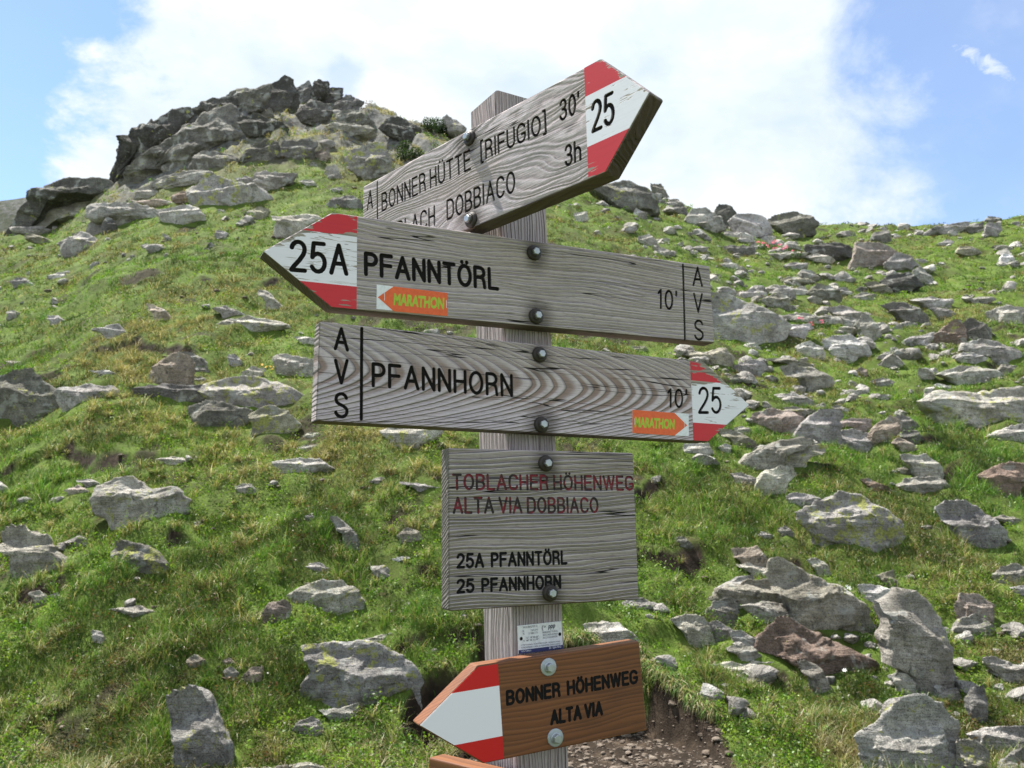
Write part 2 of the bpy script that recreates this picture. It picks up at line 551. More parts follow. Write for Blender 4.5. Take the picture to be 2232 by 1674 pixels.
        col = t.mix(t.math('MULTIPLY', line, min(0.90, 0.50 * ridge ** 0.7)), col, (0.085 * d, 0.078 * d, 0.072 * d))
        for sx_, sz_ in stains:                      # rust and damp round the bolts
            ex = t.math('SUBTRACT', x, sx_); ez = t.math('SUBTRACT', z, sz_ - 0.006)
            ds = t.math('SQRT', t.math('ADD', t.math('MULTIPLY', ex, ex), t.math('MULTIPLY', t.math('MULTIPLY', ez, ez), 0.55)))
            ds = t.math('ADD', ds, t.math('MULTIPLY', t.math('SUBTRACT', blot, 0.5), 0.05))
            col = t.mix(t.smooth(ds, 0.034, 0.008, 0.0, 0.62), col, (0.060, 0.048, 0.040))
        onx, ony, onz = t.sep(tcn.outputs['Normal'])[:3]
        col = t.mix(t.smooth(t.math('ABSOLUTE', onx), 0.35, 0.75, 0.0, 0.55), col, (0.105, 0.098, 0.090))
        col = t.mix(t.smooth(onz, -0.30, -0.62, 0.0, 0.88 if dark_under else 0.0), col, (0.072, 0.050, 0.036))  # faces turned downward are mixed towards dark brown
        hgt = t.math('ADD', t.math('MULTIPLY', ring, 0.9 * ridge), t.math('MULTIPLY', fib, 0.55))
        hgt = t.math('ADD', hgt, t.math('MULTIPLY', fib2, 0.15))
        col = t.mix(ck, col, (0.02, 0.018, 0.016))
        hgt = t.math('SUBTRACT', hgt, t.math('MULTIPLY', ck, 1.4))
    t.put(b.inputs['Base Color'], col)
    b.inputs['Roughness'].default_value = 0.55 if orange else 0.85
    b.inputs['Specular IOR Level'].default_value = 0.35 if orange else 0.2
    t.put(b.inputs['Normal'], t.bump(hgt, 0.35 if orange else 1.0, 0.0008 if orange else 0.0022))
    return m


def make_paint(name, colr, flake, seed=0.0, rough=0.45, crack=0.0, arrow=None):
    m, t, b = new_mat(name)
    P = t.vmath('ADD', t.new('ShaderNodeTexCoord').outputs['Object'], (seed, seed * 0.7, seed * 1.3))
    fib = t.noise(t.vmath('MULTIPLY', P, (18, 200, 360)), 1.0, 3, 0.6)
    fl = t.noise(t.vmath('MULTIPLY', P, (16, 60, 150)), 1.0, 4, 0.62)
    pa = t.noise(t.vmath('MULTIPLY', P, (9, 20, 22)), 1.0, 2, 0.5)
    v = t.math('ADD', t.math('MULTIPLY', fl, 0.6), t.math('MULTIPLY', pa, 0.5))
    th = 0.72 - 0.17 * flake
    k = t.smooth(v, th, th + 0.010) if flake > 0 else 0.0
    if arrow:
        w_, h_, T_, s_ = arrow
        ox, oy, oz = t.sep(t.new('ShaderNodeTexCoord').outputs['Object'])[:3]
        kk_ = t.math('SUBTRACT', t.math('SUBTRACT', 1.0, t.math('DIVIDE', t.math('ABSOLUTE', oz), h_)),
                     t.math('DIVIDE', t.math('SUBTRACT', t.math('MULTIPLY', ox, s_), w_), T_))
        up_ = t.smooth(oz, -0.01, 0.03, 0.15, 1.0)
        ed_ = t.math('MULTIPLY', t.smooth(kk_, 0.0, 0.26, 0.14, 0.0), up_)
        bd_ = t.math('MULTIPLY', t.smooth(t.math('SUBTRACT', t.math('MULTIPLY', ox, s_), w_ - 0.022), 0.0, 0.012, 0.045, 0.0), up_)
        k = t.smooth(t.math('ADD', t.math('ADD', v, ed_), bd_), th, th + 0.010)
    if crack > 0:
        ck = t.math('ABSOLUTE', t.math('SUBTRACT', t.noise(t.vmath('MULTIPLY', P, (7, 60, 125)), 1.0, 3, 0.6), 0.5))
        gt = t.smooth(t.noise(t.vmath('MULTIPLY', P, (22, 40, 50)), 1.0, 2, 0.5), 0.62 - 0.3 * crack, 0.70 - 0.3 * crack)
        k = t.math('MAXIMUM', k, t.math('MULTIPLY', t.smooth(ck, 0.006, 0.016, 1.0, 0.0), gt))
    wood = t.ramp(fib, [(0.3, (0.13, 0.11, 0.09)), (0.55, (0.36, 0.32, 0.27)), (0.75, (0.52, 0.48, 0.43))])
    base = t.mix(t.smooth(fib, 0.3, 0.6, 0.10, 0.0), colr, tuple(c * 0.6 for c in colr))
    if flake > 0:
        t.put(b.inputs['Base Color'], t.mix(k, base, wood))
        t.put(b.inputs['Roughness'], t.math('ADD', t.math('MULTIPLY', k, 0.4), rough))
        h = t.math('SUBTRACT', t.math('MULTIPLY', fib, 0.3), k)
        t.put(b.inputs['Normal'], t.bump(h, 0.22, 0.0006))
    else:
        b.inputs['Base Color'].default_value = (*colr, 1)
        b.inputs['Roughness'].default_value = 0.35
        t.put(b.inputs['Normal'], t.bump(fib, 0.08, 0.0005))
    b.inputs['Specular IOR Level'].default_value = 0.35
    return m


def plain(name, c, rough=0.5, metal=0.0, spec=0.4):
    m, t, b = new_mat(name)
    P = t.new('ShaderNodeTexCoord').outputs['Object']
    n = t.noise(P, 180.0, 3, 0.6)
    t.put(b.inputs['Base Color'], t.mix(t.smooth(n, 0.35, 0.7, 0.0, 0.35), c, tuple(v * 0.62 for v in c)))
    b.inputs['Roughness'].default_value = rough
    b.inputs['Metallic'].default_value = metal
    b.inputs['Specular IOR Level'].default_value = spec
    return m


W_POST = make_wood('weathered_wood_post', 'line', 0.45, 15.2, 0.5, 0.0055, 0.92, ridge=1.3, dark_under=False)
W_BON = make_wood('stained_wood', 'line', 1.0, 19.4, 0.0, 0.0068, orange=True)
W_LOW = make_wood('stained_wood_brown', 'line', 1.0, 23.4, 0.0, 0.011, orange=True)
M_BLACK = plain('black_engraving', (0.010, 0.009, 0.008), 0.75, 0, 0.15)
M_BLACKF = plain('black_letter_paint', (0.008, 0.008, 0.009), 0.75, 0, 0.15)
M_GROOVE = plain('engraved_groove', (0.030, 0.024, 0.019), 0.85, 0, 0.15)
M_GROOVEB = plain('engraved_groove_brown', (0.06, 0.03, 0.02), 0.85, 0, 0.15)
M_RED0 = make_paint('red_paint_fresh', (0.56, 0.012, 0.016), 0.0, 0.3)
M_WHT0 = make_paint('white_paint_fresh', (0.80, 0.785, 0.84), 0.0, 2.3)
M_ORG = plain('orange_print', (0.80, 0.13, 0.025), 0.4)
M_LIME = plain('lime_print', (0.40, 0.56, 0.03), 0.4)
M_STK = plain('white_print', (0.78, 0.80, 0.83), 0.35)
M_STAPLE = plain('steel_staple', (0.62, 0.60, 0.55), 0.35, 0.9)
M_ZINC = plain('zinc_bolt', (0.42, 0.45, 0.48), 0.42, 0.7)
M_WASH = plain('dark_washer', (0.030, 0.022, 0.019), 0.5, 0.0, 0.4)
M_WASHZ = plain('zinc_washer', (0.40, 0.44, 0.48), 0.45, 0.6)
M_NAVY = plain('navy_print', (0.035, 0.04, 0.14), 0.4)
M_TXT = plain('grey_print', (0.10, 0.10, 0.14), 0.5)


def make_worn_red():
    """lettering paint almost worn away: red remnants on black"""
    m, t, b = new_mat('worn_red_lettering')
    P = t.vmath('ADD', t.new('ShaderNodeTexCoord').outputs['Object'], (3.37, 1.9, 5.21))
    a = t.noise(t.vmath('MULTIPLY', P, (38, 60, 60)), 1.0, 3, 0.6)
    f = t.noise(t.vmath('MULTIPLY', P, (16, 260, 380)), 1.0, 3, 0.6)
    c = t.mix(t.smooth(a, 0.44, 0.56), (0.026, 0.018, 0.018), (0.19, 0.016, 0.028))
    t.put(b.inputs['Base Color'], t.mix(t.smooth(f, 0.62, 0.72, 0, 0.35), c, (0.22, 0.20, 0.185)))
    b.inputs['Roughness'].default_value = 0.8
    return m


M_WORN = make_worn_red()


# ------------------------------------------------------------------ engraved single-stroke lettering
def ell(cx, cz, rx, rz, a0, a1, n=10):
    return [(cx + rx * math.cos(R(a0 + (a1 - a0) * i / n)), cz + rz * math.sin(R(a0 + (a1 - a0) * i / n))) for i in range(n + 1)]


W_ = 0.52
GL = {
 'A': (0.58, [[(0, 0), (.29, 1)], [(.29, 1), (.58, 0)], [(.11, .34), (.47, .34)]]),
 'B': (0.50, [[(0, 0), (0, 1)], [(0, 1), (.25, 1)] + ell(.25, .76, .22, .24, 90, -90, 8) + [(0, .52)], [(.25, .52)] + ell(.25, .26, .25, .26, 90, -90, 8) + [(0, 0)]]),
 'C': (0.54, [ell(.29, .70, .27, .30, 20, 180, 9) + ell(.29, .30, .27, .30, 180, 340, 9)]),
 'D': (0.54, [[(0, 0), (0, 1)], [(0, 1), (.24, 1)] + ell(.24, .68, .30, .32, 90, 0, 7) + ell(.24, .32, .30, .32, 0, -90, 7) + [(0, 0)]]),
 'E': (0.46, [[(0, 0), (0, 1)], [(0, 1), (.46, 1)], [(0, .52), (.42, .52)], [(0, 0), (.46, 0)]]),
 'F': (0.46, [[(0, 0), (0, 1)], [(0, 1), (.46, 1)], [(0, .52), (.42, .52)]]),
 'G': (0.56, [ell(.28, .70, .28, .30, 20, 180, 9) + ell(.28, .30, .28, .30, 180, 360, 9) + [(.56, .44)], [(.56, .44), (.32, .44)]]),
 'H': (0.50, [[(0, 0), (0, 1)], [(.50, 0), (.50, 1)], [(0, .51), (.50, .51)]]),
 'I': (0.02, [[(0.01, 0), (0.01, 1)]]),
 'L': (0.42, [[(0, 1), (0, 0)], [(0, 0), (.42, 0)]]),
 'N': (0.50, [[(0, 0), (0, 1)], [(0, 1), (.50, 0)], [(.50, 0), (.50, 1)]]),
 'O': (0.58, ['O']),
 'P': (0.48, [[(0, 0), (0, 1)], [(0, 1), (.23, 1)] + ell(.23, .74, .25, .26, 90, -90, 9) + [(0, .48)]]),
 'R': (0.50, [[(0, 0), (0, 1)], [(0, 1), (.23, 1)] + ell(.23, .75, .24, .25, 90, -90, 9) + [(0, .50)],
              [(.20, .50), (.34, .48), (.42, .42), (.46, .30), (.49, 0)]]),
 'S': (0.50, [ell(.25, .755, .23, .245, 15, 180, 9) + [(.06, .62), (.16, .55), (.34, .47), (.45, .38)] + ell(.25, .25, .25, .25, 15, -165, 10)]),
 'T': (0.50, [[(.25, 0), (.25, 1)], [(0, 1), (.50, 1)]]),
 'U': (0.52, [[(0, 1), (0, .28)] + ell(.26, .27, .26, .27, 180, 360, 10) + [(.52, 1)]]),
 'V': (0.54, [[(0, 1), (.27, 0)], [(.27, 0), (.54, 1)]]),
 'W': (0.80, [[(0, 1), (.20, 0)], [(.20, 0), (.40, 1)], [(.40, 1), (.60, 0)], [(.60, 0), (.80, 1)]]),
 '0': (0.46, ['0']),
 '1': (0.22, [[(.16, 0), (.16, 1)], [(0, .82), (.16, 1)]]),
 '2': (0.50, [ell(.25, .74, .24, .26, 170, -15, 10) + [(.44, .56), (.30, .36), (.10, .14), (0, 0)], [(0, 0), (.50, 0)]]),
 '3': (0.46, [ell(.22, .75, .21, .25, 165, -80, 10), [(.16, .52)] + ell(.22, .26, .24, .26, 75, -165, 12)]),
 '5': (0.50, [[(.46, 1), (.08, 1)], [(.08, 1), (.03, .50)], [(.03, .50)] + ell(.24, .32, .26, .32, 135, -150, 13)]),
 'h': (0.42, [[(0, 0), (0, 1)], [(0, .44)] + ell(.21, .44, .21, .24, 160, 0, 8) + [(.42, 0)]]),
 "'": (0.04, [[(.02, .78), (.02, 1)]]),
 '[': (0.14, [[(0, -.14), (0, 1.14)], [(0, 1.14), (.14, 1.14)], [(0, -.14), (.14, -.14)]]),
 ']': (0.14, [[(.14, -.14), (.14, 1.14)], [(0, 1.14), (.14, 1.14)], [(0, -.14), (.14, -.14)]]),
 '|': (0.0, [[(0, 0), (0, 1)]]),
}
for k_, b_ in (('Ö', 'O'), ('Ü', 'U')):
    w_, s_ = GL[b_]
    GL[k_] = (w_, list(s_) + [[(w_ * .28, 1.17), (w_ * .28, 1.19)], [(w_ * .72, 1.17), (w_ * .72, 1.19)]])


def text_strokes(txt, bl, br, tl, gap=0.25, space=0.50):
    """strokes (lists of 2D points, closed flag) laid between bl and br with cap height tl-bl (board coordinates)"""
    bl, br, tl = [np.array(p, float) for p in (bl, br, tl)]
    adv, out = 0.0, []
    items = []
    for ch in txt:
        if ch == ' ':
            adv += space - gap
            continue
        w, st = GL[ch]
        items.append((adv, w, st))
        adv += w + gap
    total = adv - gap
    ux = (br - bl) / total if total > 1e-6 else np.array([0.001, 0])
    uz = tl - bl
    for a0, w, st in items:
        for s in st:
            if s == 'O':
                pts, cl = ell(.29, .5, .29, .5, 0, 345, 23), True
            elif s == '0':
                pts, cl = ell(.23, .5, .23, .5, 0, 345, 23), True
            else:
                pts, cl = s, False
            out.append(([bl + ux * (a0 + x) + uz * z for x, z in pts], cl))
    return out


def stroke_strip(pts, closed, hw):
    """left and right offset points of a stroke"""
    pts = [np.array(p) for p in pts]
    q = [pts[0]]
    for p in pts[1:]:
        if np.linalg.norm(p - q[-1]) > 1e-5:
            q.append(p)
    pts = q
    n = len(pts)
    L, Rr = [], []
    for i in range(n):
        a = pts[i - 1] if (i > 0 or closed) else pts[i]
        c = pts[(i + 1) % n] if (i < n - 1 or closed) else pts[i]
        d1, d2 = pts[i] - a, c - pts[i]
        d1 = d1 / (np.linalg.norm(d1) + 1e-12); d2 = d2 / (np.linalg.norm(d2) + 1e-12)
        d = d1 + d2
        d = d / (np.linalg.norm(d) + 1e-12)
        nn = np.array([-d[1], d[0]])
        k = 1.0 / max(0.6, math.sqrt(max(0.0, (1 + float(d1 @ d2)) / 2))) if (i > 0 and i < n - 1) or closed else 1.0
        L.append(pts[i] + nn * hw * k); Rr.append(pts[i] - nn * hw * k)
    return pts, L, Rr


def stroke_outline(pts, closed, hw, caps=5):
    pts, L, Rr = stroke_strip(pts, closed, hw)
    if closed:
        return [L, Rr], True
    def cap(c, frm, to):
        a0 = math.atan2(*(frm - c)[::-1]); res = []
        for i in range(1, caps):
            a = a0 - math.pi * i / caps
            res.append(c + hw * np.array([math.cos(a), math.sin(a)]))
        return res
    return [L + cap(pts[-1], L[-1], Rr[-1]) + Rr[::-1] + cap(pts[0], Rr[0], L[0])], False


def add_stroke(bm, pts, closed, hw, y0, y1, mi=0, floor_only=False):
    """prism of a stroke between y0 (front) and y1; floor_only gives a single sheet at y1"""
    pts2, L, Rr = stroke_strip(pts, closed, hw)
    n = len(pts2)
    mk = lambda p, y: bm.verts.new((p[0], y, p[1]))
    def sheet(y):
        lv = [mk(p, y) for p in L]; rv = [mk(p, y) for p in Rr]
        fs = []
        rng = range(n) if closed else range(n - 1)
        for i in rng:
            j = (i + 1) % n
            fs.append((lv[i], lv[j], rv[j], rv[i]))
        caps = []
        if not closed:
            for (c, f, to) in ((pts2[-1], lv[-1], rv[-1]), (pts2[0], rv[0], lv[0])):
                fv = np.array([f.co.x, f.co.z]) - c
                a0 = math.atan2(fv[1], fv[0])
                ring = [f] + [mk(c + hw * np.array([math.cos(a0 - math.pi * i / 6), math.sin(a0 - math.pi * i / 6)]), y) for i in range(1, 6)] + [to]
                fs.append(tuple(ring))
                caps.append(ring)
        return lv, rv, caps, fs
    if floor_only:
        lv, rv, caps, fs = sheet(y1)
        for f in fs:
            fc = bm.faces.new(f); fc.material_index = mi
        return
    A = sheet(y0); B = sheet(y1)
    for f in A[3]:
        bm.faces.new(f).material_index = mi
    for f in B[3]:
        bm.faces.new(f[::-1]).material_index = mi
    def wall(r0, r1):
        for i in range(len(r0) - 1):
            bm.faces.new((r0[i], r1[i], r1[i + 1], r0[i + 1])).material_index = mi
    if closed:
        wall(A[0] + [A[0][0]], B[0] + [B[0][0]])
        wall((A[1] + [A[1][0]])[::-1], (B[1] + [B[1][0]])[::-1])
    else:
        wall(A[0] + A[2][0][1:] , B[0] + B[2][0][1:])
        wall(A[1][::-1] + A[2][1][1:], B[1][::-1] + B[2][1][1:])


def eval_mesh(o):
    dg = bpy.context.evaluated_depsgraph_get()
    dg.update()
    return bpy.data.meshes.new_from_object(o.evaluated_get(dg))


def boolean_cut(me, cutter_me):
    a = bpy.data.objects.new('tmp_a', me); c = bpy.data.objects.new('tmp_c', cutter_me)
    COL.objects.link(a); COL.objects.link(c)
    md = a.modifiers.new('b', 'BOOLEAN')
    md.operation = 'DIFFERENCE'; md.solver = 'EXACT'; md.use_self = True; md.object = c
    try:
        md.material_mode = 'INDEX'
    except Exception:
        pass
    r = eval_mesh(a)
    bpy.data.objects.remove(a); bpy.data.objects.remove(c)
    return r


def bezel_poly(poly, y0, y1, bev, segs=2, mi=0):
    """extruded polygon with rounded edges (poly in x,z, counter-clockwise seen from the front)"""
    bm = bmesh.new()
    f = [bm.verts.new((p[0], y0, p[1])) for p in poly]
    g = [bm.verts.new((p[0], y1, p[1])) for p in poly]
    n = len(poly)
    bm.faces.new(f)
    bm.faces.new(g[::-1])
    for i in range(n):
        j = (i + 1) % n
        bm.faces.new((f[j], f[i], g[i], g[j]))
    bmesh.ops.recalc_face_normals(bm, faces=bm.faces)
    if bev > 0:
        bmesh.ops.bevel(bm, geom=bm.edges[:], offset=bev, segments=segs, profile=0.5, affect='EDGES', clamp_overlap=True)
    for fc in bm.faces:
        fc.material_index = mi
        fc.smooth = False
    return bm


def bm_mesh(bm, name):
    me = bpy.data.meshes.new(name)
    bm.to_mesh(me); bm.free()
    return me


def clip_band(poly, axis, lo, hi):
    """clip convex polygon to lo <= p[axis] <= hi"""
    for s, lim in ((1, lo), (-1, -hi)):
        out = []
        for i in range(len(poly)):
            p, q = poly[i], poly[(i + 1) % len(poly)]
            dp, dq = s * p[axis] - lim, s * q[axis] - lim
            if dp >= 0: out.append(p)
            if dp * dq < 0:
                k = dp / (dp - dq)
                out.append((p[0] + (q[0] - p[0]) * k, p[1] + (q[1] - p[1]) * k))
        poly = out
        if not poly: return poly
    return poly


def font_mesh(txt, bl, br, tl, y, mi, bold=0.0, shear=0.0):
    """text as flat faces, laid between the given points (board coordinates)"""
    cu = bpy.data.curves.new('txt', 'FONT')
    cu.body = txt; cu.offset = bold; cu.shear = shear
    cu.resolution_u = 3
    o = bpy.data.objects.new('tmp_t', cu); COL.objects.link(o)
    me = eval_mesh(o)
    bpy.data.objects.remove(o); bpy.data.curves.remove(cu)
    V = np.empty(len(me.vertices) * 3); me.vertices.foreach_get('co', V); V = V.reshape(-1, 3)
    if len(V) == 0: return [], []
    x0, x1 = V[:, 0].min(), V[:, 0].max()
    cap = V[:, 1].max()
    bl, br, tl = [np.array(p, float) for p in (bl, br, tl)]
    Q = bl + np.outer((V[:, 0] - x0) / (x1 - x0), br - bl) + np.outer(V[:, 1] / cap, tl - bl)
    F = [list(p.vertices) for p in me.polygons]
    bpy.data.meshes.remove(me)
    return np.stack([Q[:, 0], np.full(len(Q), y), Q[:, 1]], -1), F


class Board:
    def __init__(self, key, yaw, lean, roll, X, Y, Z, W, H, T, d, thick=0.031):
        self.M = Matrix.Translation((X, Y, Z)) @ Euler((0, 0, R(yaw))).to_matrix().to_4x4() @ Matrix.Rotation(R(lean), 4, 'X') @ Matrix.Rotation(R(roll), 4, 'Y')
        self.W, self.H, self.T, self.d, self.th = W, H, T, d, thick
        self.Mi = self.M.inverted()

    def loc(self, px, py, y=0.0):
        """photo pixel -> board coordinates (x, z) on its front face"""
        a, e = ae(px, py)
        o = self.Mi @ Vector((0, 0, 0))
        dr = (self.Mi.to_3x3() @ Vector((float(a), 1.0, float(e))))
        k = (y - o.y) / dr.y
        p = o + dr * k
        return (p.x, p.z)

    def poly(self):
        w, h, T = self.W / 2, self.H / 2, self.T
        if self.d == 1: return [(-w, -h), (w, -h), (w + T, 0), (w, h), (-w, h)]
        if self.d == -1: return [(-w, -h), (w, -h), (w, h), (-w, h), (-w - T, 0)]
        return [(-w, -h), (w, -h), (w, h), (-w, h)]


def crop(ox, oy, s):
    return lambda x, y: (ox + x / s, oy + y / s)


c1 = crop(760, 100, 3.072); c2 = crop(540, 440, 3.95); c3 = crop(1060, 480, 3.687); c4 = crop(660, 680, 4.254)
c5 = crop(1100, 740, 3.95); c6 = crop(900, 940, 3.95); c7 = crop(860, 1254, 3.95); c8 = crop(1040, 1320, 8.848)

YR = 1.215
sR = YR / 1.22
B_RIF = Board('rif', -45.0, 0, -1.4, -.074 * sR, YR, .543 * sR, .554 * sR, .167 * sR, .077 * sR, 1)
B_PFT = Board('pft', 26.2, 0, -1.6, .050, 1.25, .383, .671, .139, .094, -1)
B_PFH = Board('pfh', 26.2, 0, -0.3, .034, 1.25, .218, .665, .139, .097, 1)
B_TOB = Board('tob', 25.2, 0, -1.0, .053, 1.25, .008, .315, .227, 0, 0)
B_BON = Board('bon', 23.1, 0, -4.4, .077, 1.25, -.237, .262, .129, .089, -1)

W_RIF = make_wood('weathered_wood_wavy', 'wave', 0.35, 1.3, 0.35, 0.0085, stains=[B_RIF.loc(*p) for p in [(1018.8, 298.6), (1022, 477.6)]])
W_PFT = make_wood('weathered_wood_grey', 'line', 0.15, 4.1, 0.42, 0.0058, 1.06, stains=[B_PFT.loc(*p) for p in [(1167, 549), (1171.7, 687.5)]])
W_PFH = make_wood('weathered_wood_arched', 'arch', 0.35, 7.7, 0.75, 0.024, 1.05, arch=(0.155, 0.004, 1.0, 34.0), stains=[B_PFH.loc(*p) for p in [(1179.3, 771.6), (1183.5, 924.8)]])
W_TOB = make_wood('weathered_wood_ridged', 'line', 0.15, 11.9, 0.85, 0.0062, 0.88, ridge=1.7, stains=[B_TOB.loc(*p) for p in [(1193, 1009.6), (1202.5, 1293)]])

signpost = empty('signpost', (0.10, 1.33, Z0))
tag(signpost, 'wooden trail signpost with six direction boards bolted to a square grey post', 'signpost')
PI_ = Matrix.Translation(signpost.location).inverted()


def place(o, M):
    o.parent = signpost
    o.matrix_parent_inverse = Matrix.Identity(4)
    o.matrix_basis = PI_ @ M


def bolt_mesh(dark):
    bm = bmesh.new()
    def lathe(prof, n, mi, rot=0.0):
        rings = []
        for r, y in prof:
            rings.append([bm.verts.new((r * math.cos(rot + 2 * math.pi * i / n), y, r * math.sin(rot + 2 * math.pi * i / n))) for i in range(n)])
        for a, b2 in zip(rings[:-1], rings[1:]):
            for i in range(n):
                bm.faces.new((a[i], a[(i + 1) % n], b2[(i + 1) % n], b2[i])).material_index = mi
        bm.faces.new(rings[-1]).material_index = mi
    if dark:
        lathe([(.0124, .001), (.0124, -.0022), (.0112, -.0042), (.0088, -.0054), (.0078, -.0054)], 28, 0)
        lathe([(.0080, -.0050), (.0078, -.0066), (.0068, -.0072)], 24, 0)
        lathe([(.0060, -.0066), (.0060, -.0112), (.0051, -.0120)], 6, 1, 0.3)
    else:
        lathe([(.0124, .001), (.0124, -.0014), (.0116, -.0021), (.0080, -.0025)], 32, 0)
        lathe([(.0080, -.0020), (.0077, -.0036), (.0066, -.0042)], 28, 1)
        lathe([(.0064, -.0036), (.0064, -.0104), (.0055, -.0112)], 6, 1, 0.2)
    bmesh.ops.recalc_face_normals(bm, faces=bm.faces)
    return bm_mesh(bm, 'bolt')


BOLT_D, BOLT_Z = bolt_mesh(True), bolt_mesh(False)
for m_ in (M_WASH, M_ZINC): BOLT_D.materials.append(m_)
for m_ in (M_WASHZ, M_ZINC): BOLT_Z.materials.append(m_)


def build_board(B, wood, label, texts, bolts, zinc=False, tip=None, hw=0.0021, groove=M_GROOVE, let=M_BLACK, bev=0.0030, engrave=0.0028, seed=0):
    """texts: (string, bl, br, tl, [hw], [material], [group name]) in photo pixels"""
    rng = random.Random(seed)
    wp = B.poly()
    bm = bezel_poly(wp, 0.0, B.th, bev, 3)
    # a little unevenness of the worn edges
    bm_me = bm_mesh(bm, 'sign_board')
    cuts = [bmesh.new() for _ in range(3)]
    sheets = {}
    for k, tx in enumerate(texts):
        txt, bl, br, tl = tx[:4]
        h = tx[4] if len(tx) > 4 and tx[4] else hw
        mat = tx[5] if len(tx) > 5 and tx[5] else let
        sb = sheets.setdefault(mat.name, (bmesh.new(), mat))[0]
        bl, br, tl = B.loc(*bl), B.loc(*br), B.loc(*tl)
        if txt == '|':
            st = [([np.array(bl), np.array(tl)], False)]
        else:
            # stroke centre lines lie half a stroke inside the letter box
            bl_, br_, tl_ = np.array(bl), np.array(br), np.array(tl)
            ux = (br_ - bl_) / np.linalg.norm(br_ - bl_); uz = (tl_ - bl_) / np.linalg.norm(tl_ - bl_)
            st = text_strokes(txt, bl_ + (ux + uz) * h, br_ - ux * h + uz * h, tl_ + ux * h - uz * h)
        for i, (pts, cl) in enumerate(st):
            jr = np.array([rng.uniform(-2e-5, 2e-5), rng.uniform(-2e-5, 2e-5)])
            pts = [np.array(p_) + jr for p_ in pts]
            if engrave:
                add_stroke(cuts[i % 3], pts, cl, h, -0.004, engrave + 2.3e-5 * (i % 7), 1)
                add_stroke(sb, pts, cl, h * 0.97, 0, engrave - 0.00025 - 6e-5 * (i % 5), 0, True)
            else:
                add_stroke(sb, pts, cl, h, -0.0007 - 5e-5 * (i % 5), 0.0006, 0)
    cut_mes = []
    for cut in cuts:
        if not (engrave and len(cut.verts)):
            continue
        bmesh.ops.recalc_face_normals(cut, faces=cut.faces)
        cut_me = bm_mesh(cut, 'cutter')
        cut_mes.append(cut_me)
        nv = len(bm_me.vertices)
        res = boolean_cut(bm_me, cut_me)
        if len(res.vertices) > nv:
            bm_me = res
        else:
            print('boolean failed for', label)
    bm_me.materials.clear()
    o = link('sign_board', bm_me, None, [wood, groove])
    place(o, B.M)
    o['label'] = label
    for sb, mat in sheets.values():
        me = bm_mesh(sb, 'lettering')
        l_ = link('lettering', me, o, [mat])
    if tip:
        xb, z1, z2, red, white = tip
        inset = 0.0016
        cx = sum(p[0] for p in wp) / len(wp)
        # arrow outline set in from the rounded edge
        w, h, T = B.W / 2, B.H / 2 - inset, B.T - inset * 1.5
        if B.d == 1:
            ar = clip_band([(-w, -h), (w - inset * .3, -h), (w + T, 0), (w - inset * .3, h), (-w, h)], 0, xb, 9)
        else:
            ar = clip_band([(-w + inset * .3, -h), (w, -h), (w, h), (-w + inset * .3, h), (-w - T, 0)], 0, -9, xb)
        for nm, lo, hi, mt in (('red_stripe', z1, 9, red), ('white_field', z2, z1, white), ('red_stripe', -9, z2, red)):
            pl = clip_band(ar, 1, lo, hi)
            sm = bm_mesh(bezel_poly(pl, -0.0004, 0.0006, 0), nm)
            for cut_me in cut_mes if nm == 'white_field' else ():
                r2 = boolean_cut(sm, cut_me)
                if len(r2.vertices) > len(sm.vertices): sm = r2
            sm.materials.clear()
            link(nm, sm, o, [mt, M_BLACK])
    for px, py in bolts:
        x, z = B.loc(px, py, -0.006)
        bo = link('bolt', BOLT_Z if zinc else BOLT_D, o)
        bo.location = (x, 0, z)
        bo.rotation_euler = (0, rng.uniform(0, 6.28), 0)
    return o


def sticker(board_o, B, C, tl, tr, br, bl, arrow, text_pts, staples):
    q = [B.loc(*C(*p)) for p in (bl, br, tr, tl)]
    V, F, MI = [], [], []
    def add(pts, y, mi):
        s = len(V)
        V.extend((p[0], y, p[1]) for p in pts)
        F.append(list(range(s, s + len(pts)))); MI.append(mi)
    add(q, -0.0006, 0)
    for i in range(4):
        a, c = q[i], q[(i + 1) % 4]
        s = len(V)
        V.extend([(a[0], -0.0006, a[1]), (c[0], -0.0006, c[1]), (c[0], 0.0002, c[1]), (a[0], 0.0002, a[1])])
        F.append([s, s + 1, s + 2, s + 3]); MI.append(0)
    add([B.loc(*C(*p)) for p in arrow], -0.00075, 1)
    tv, tf = font_mesh('MARATHON', *[B.loc(*C(*p)) for p in text_pts], -0.0009, 2, bold=0.045, shear=0.05)
    s = len(V)
    V.extend(tuple(v) for v in tv)
    for f in tf:
        F.append([i + s for i in f]); MI.append(2)
    for a, c in staples:
        pa, pc = np.array(B.loc(*C(*a))), np.array(B.loc(*C(*c)))
        d = np.array([0.0004, 0])
        add([pa - d, pa + d, pc + d, pc - d][::-1], -0.0012, 3)
    me = bpy.data.meshes.new('sticker')
    me.from_pydata([tuple(map(float, v)) for v in V], [], F)
    me.polygons.foreach_set('material_index', MI)
    return link('sticker', me, board_o, [M_STK, M_ORG, M_LIME, M_STAPLE])


def tip_of(B, C, b0, b1, u0, l0, red, white):
    xb = (B.loc(*C(*b0))[0] + B.loc(*C(*b1))[0]) / 2
    z1 = sum(B.loc(*C(*p))[1] for p in u0) / 2
    z2 = sum(B.loc(*C(*p))[1] for p in l0) / 2
    return (xb, z1, z2, red, white)


def T(C, s, bl, br, tl, *rest):
    return (s, C(*bl), C(*br), C(*tl), *rest)


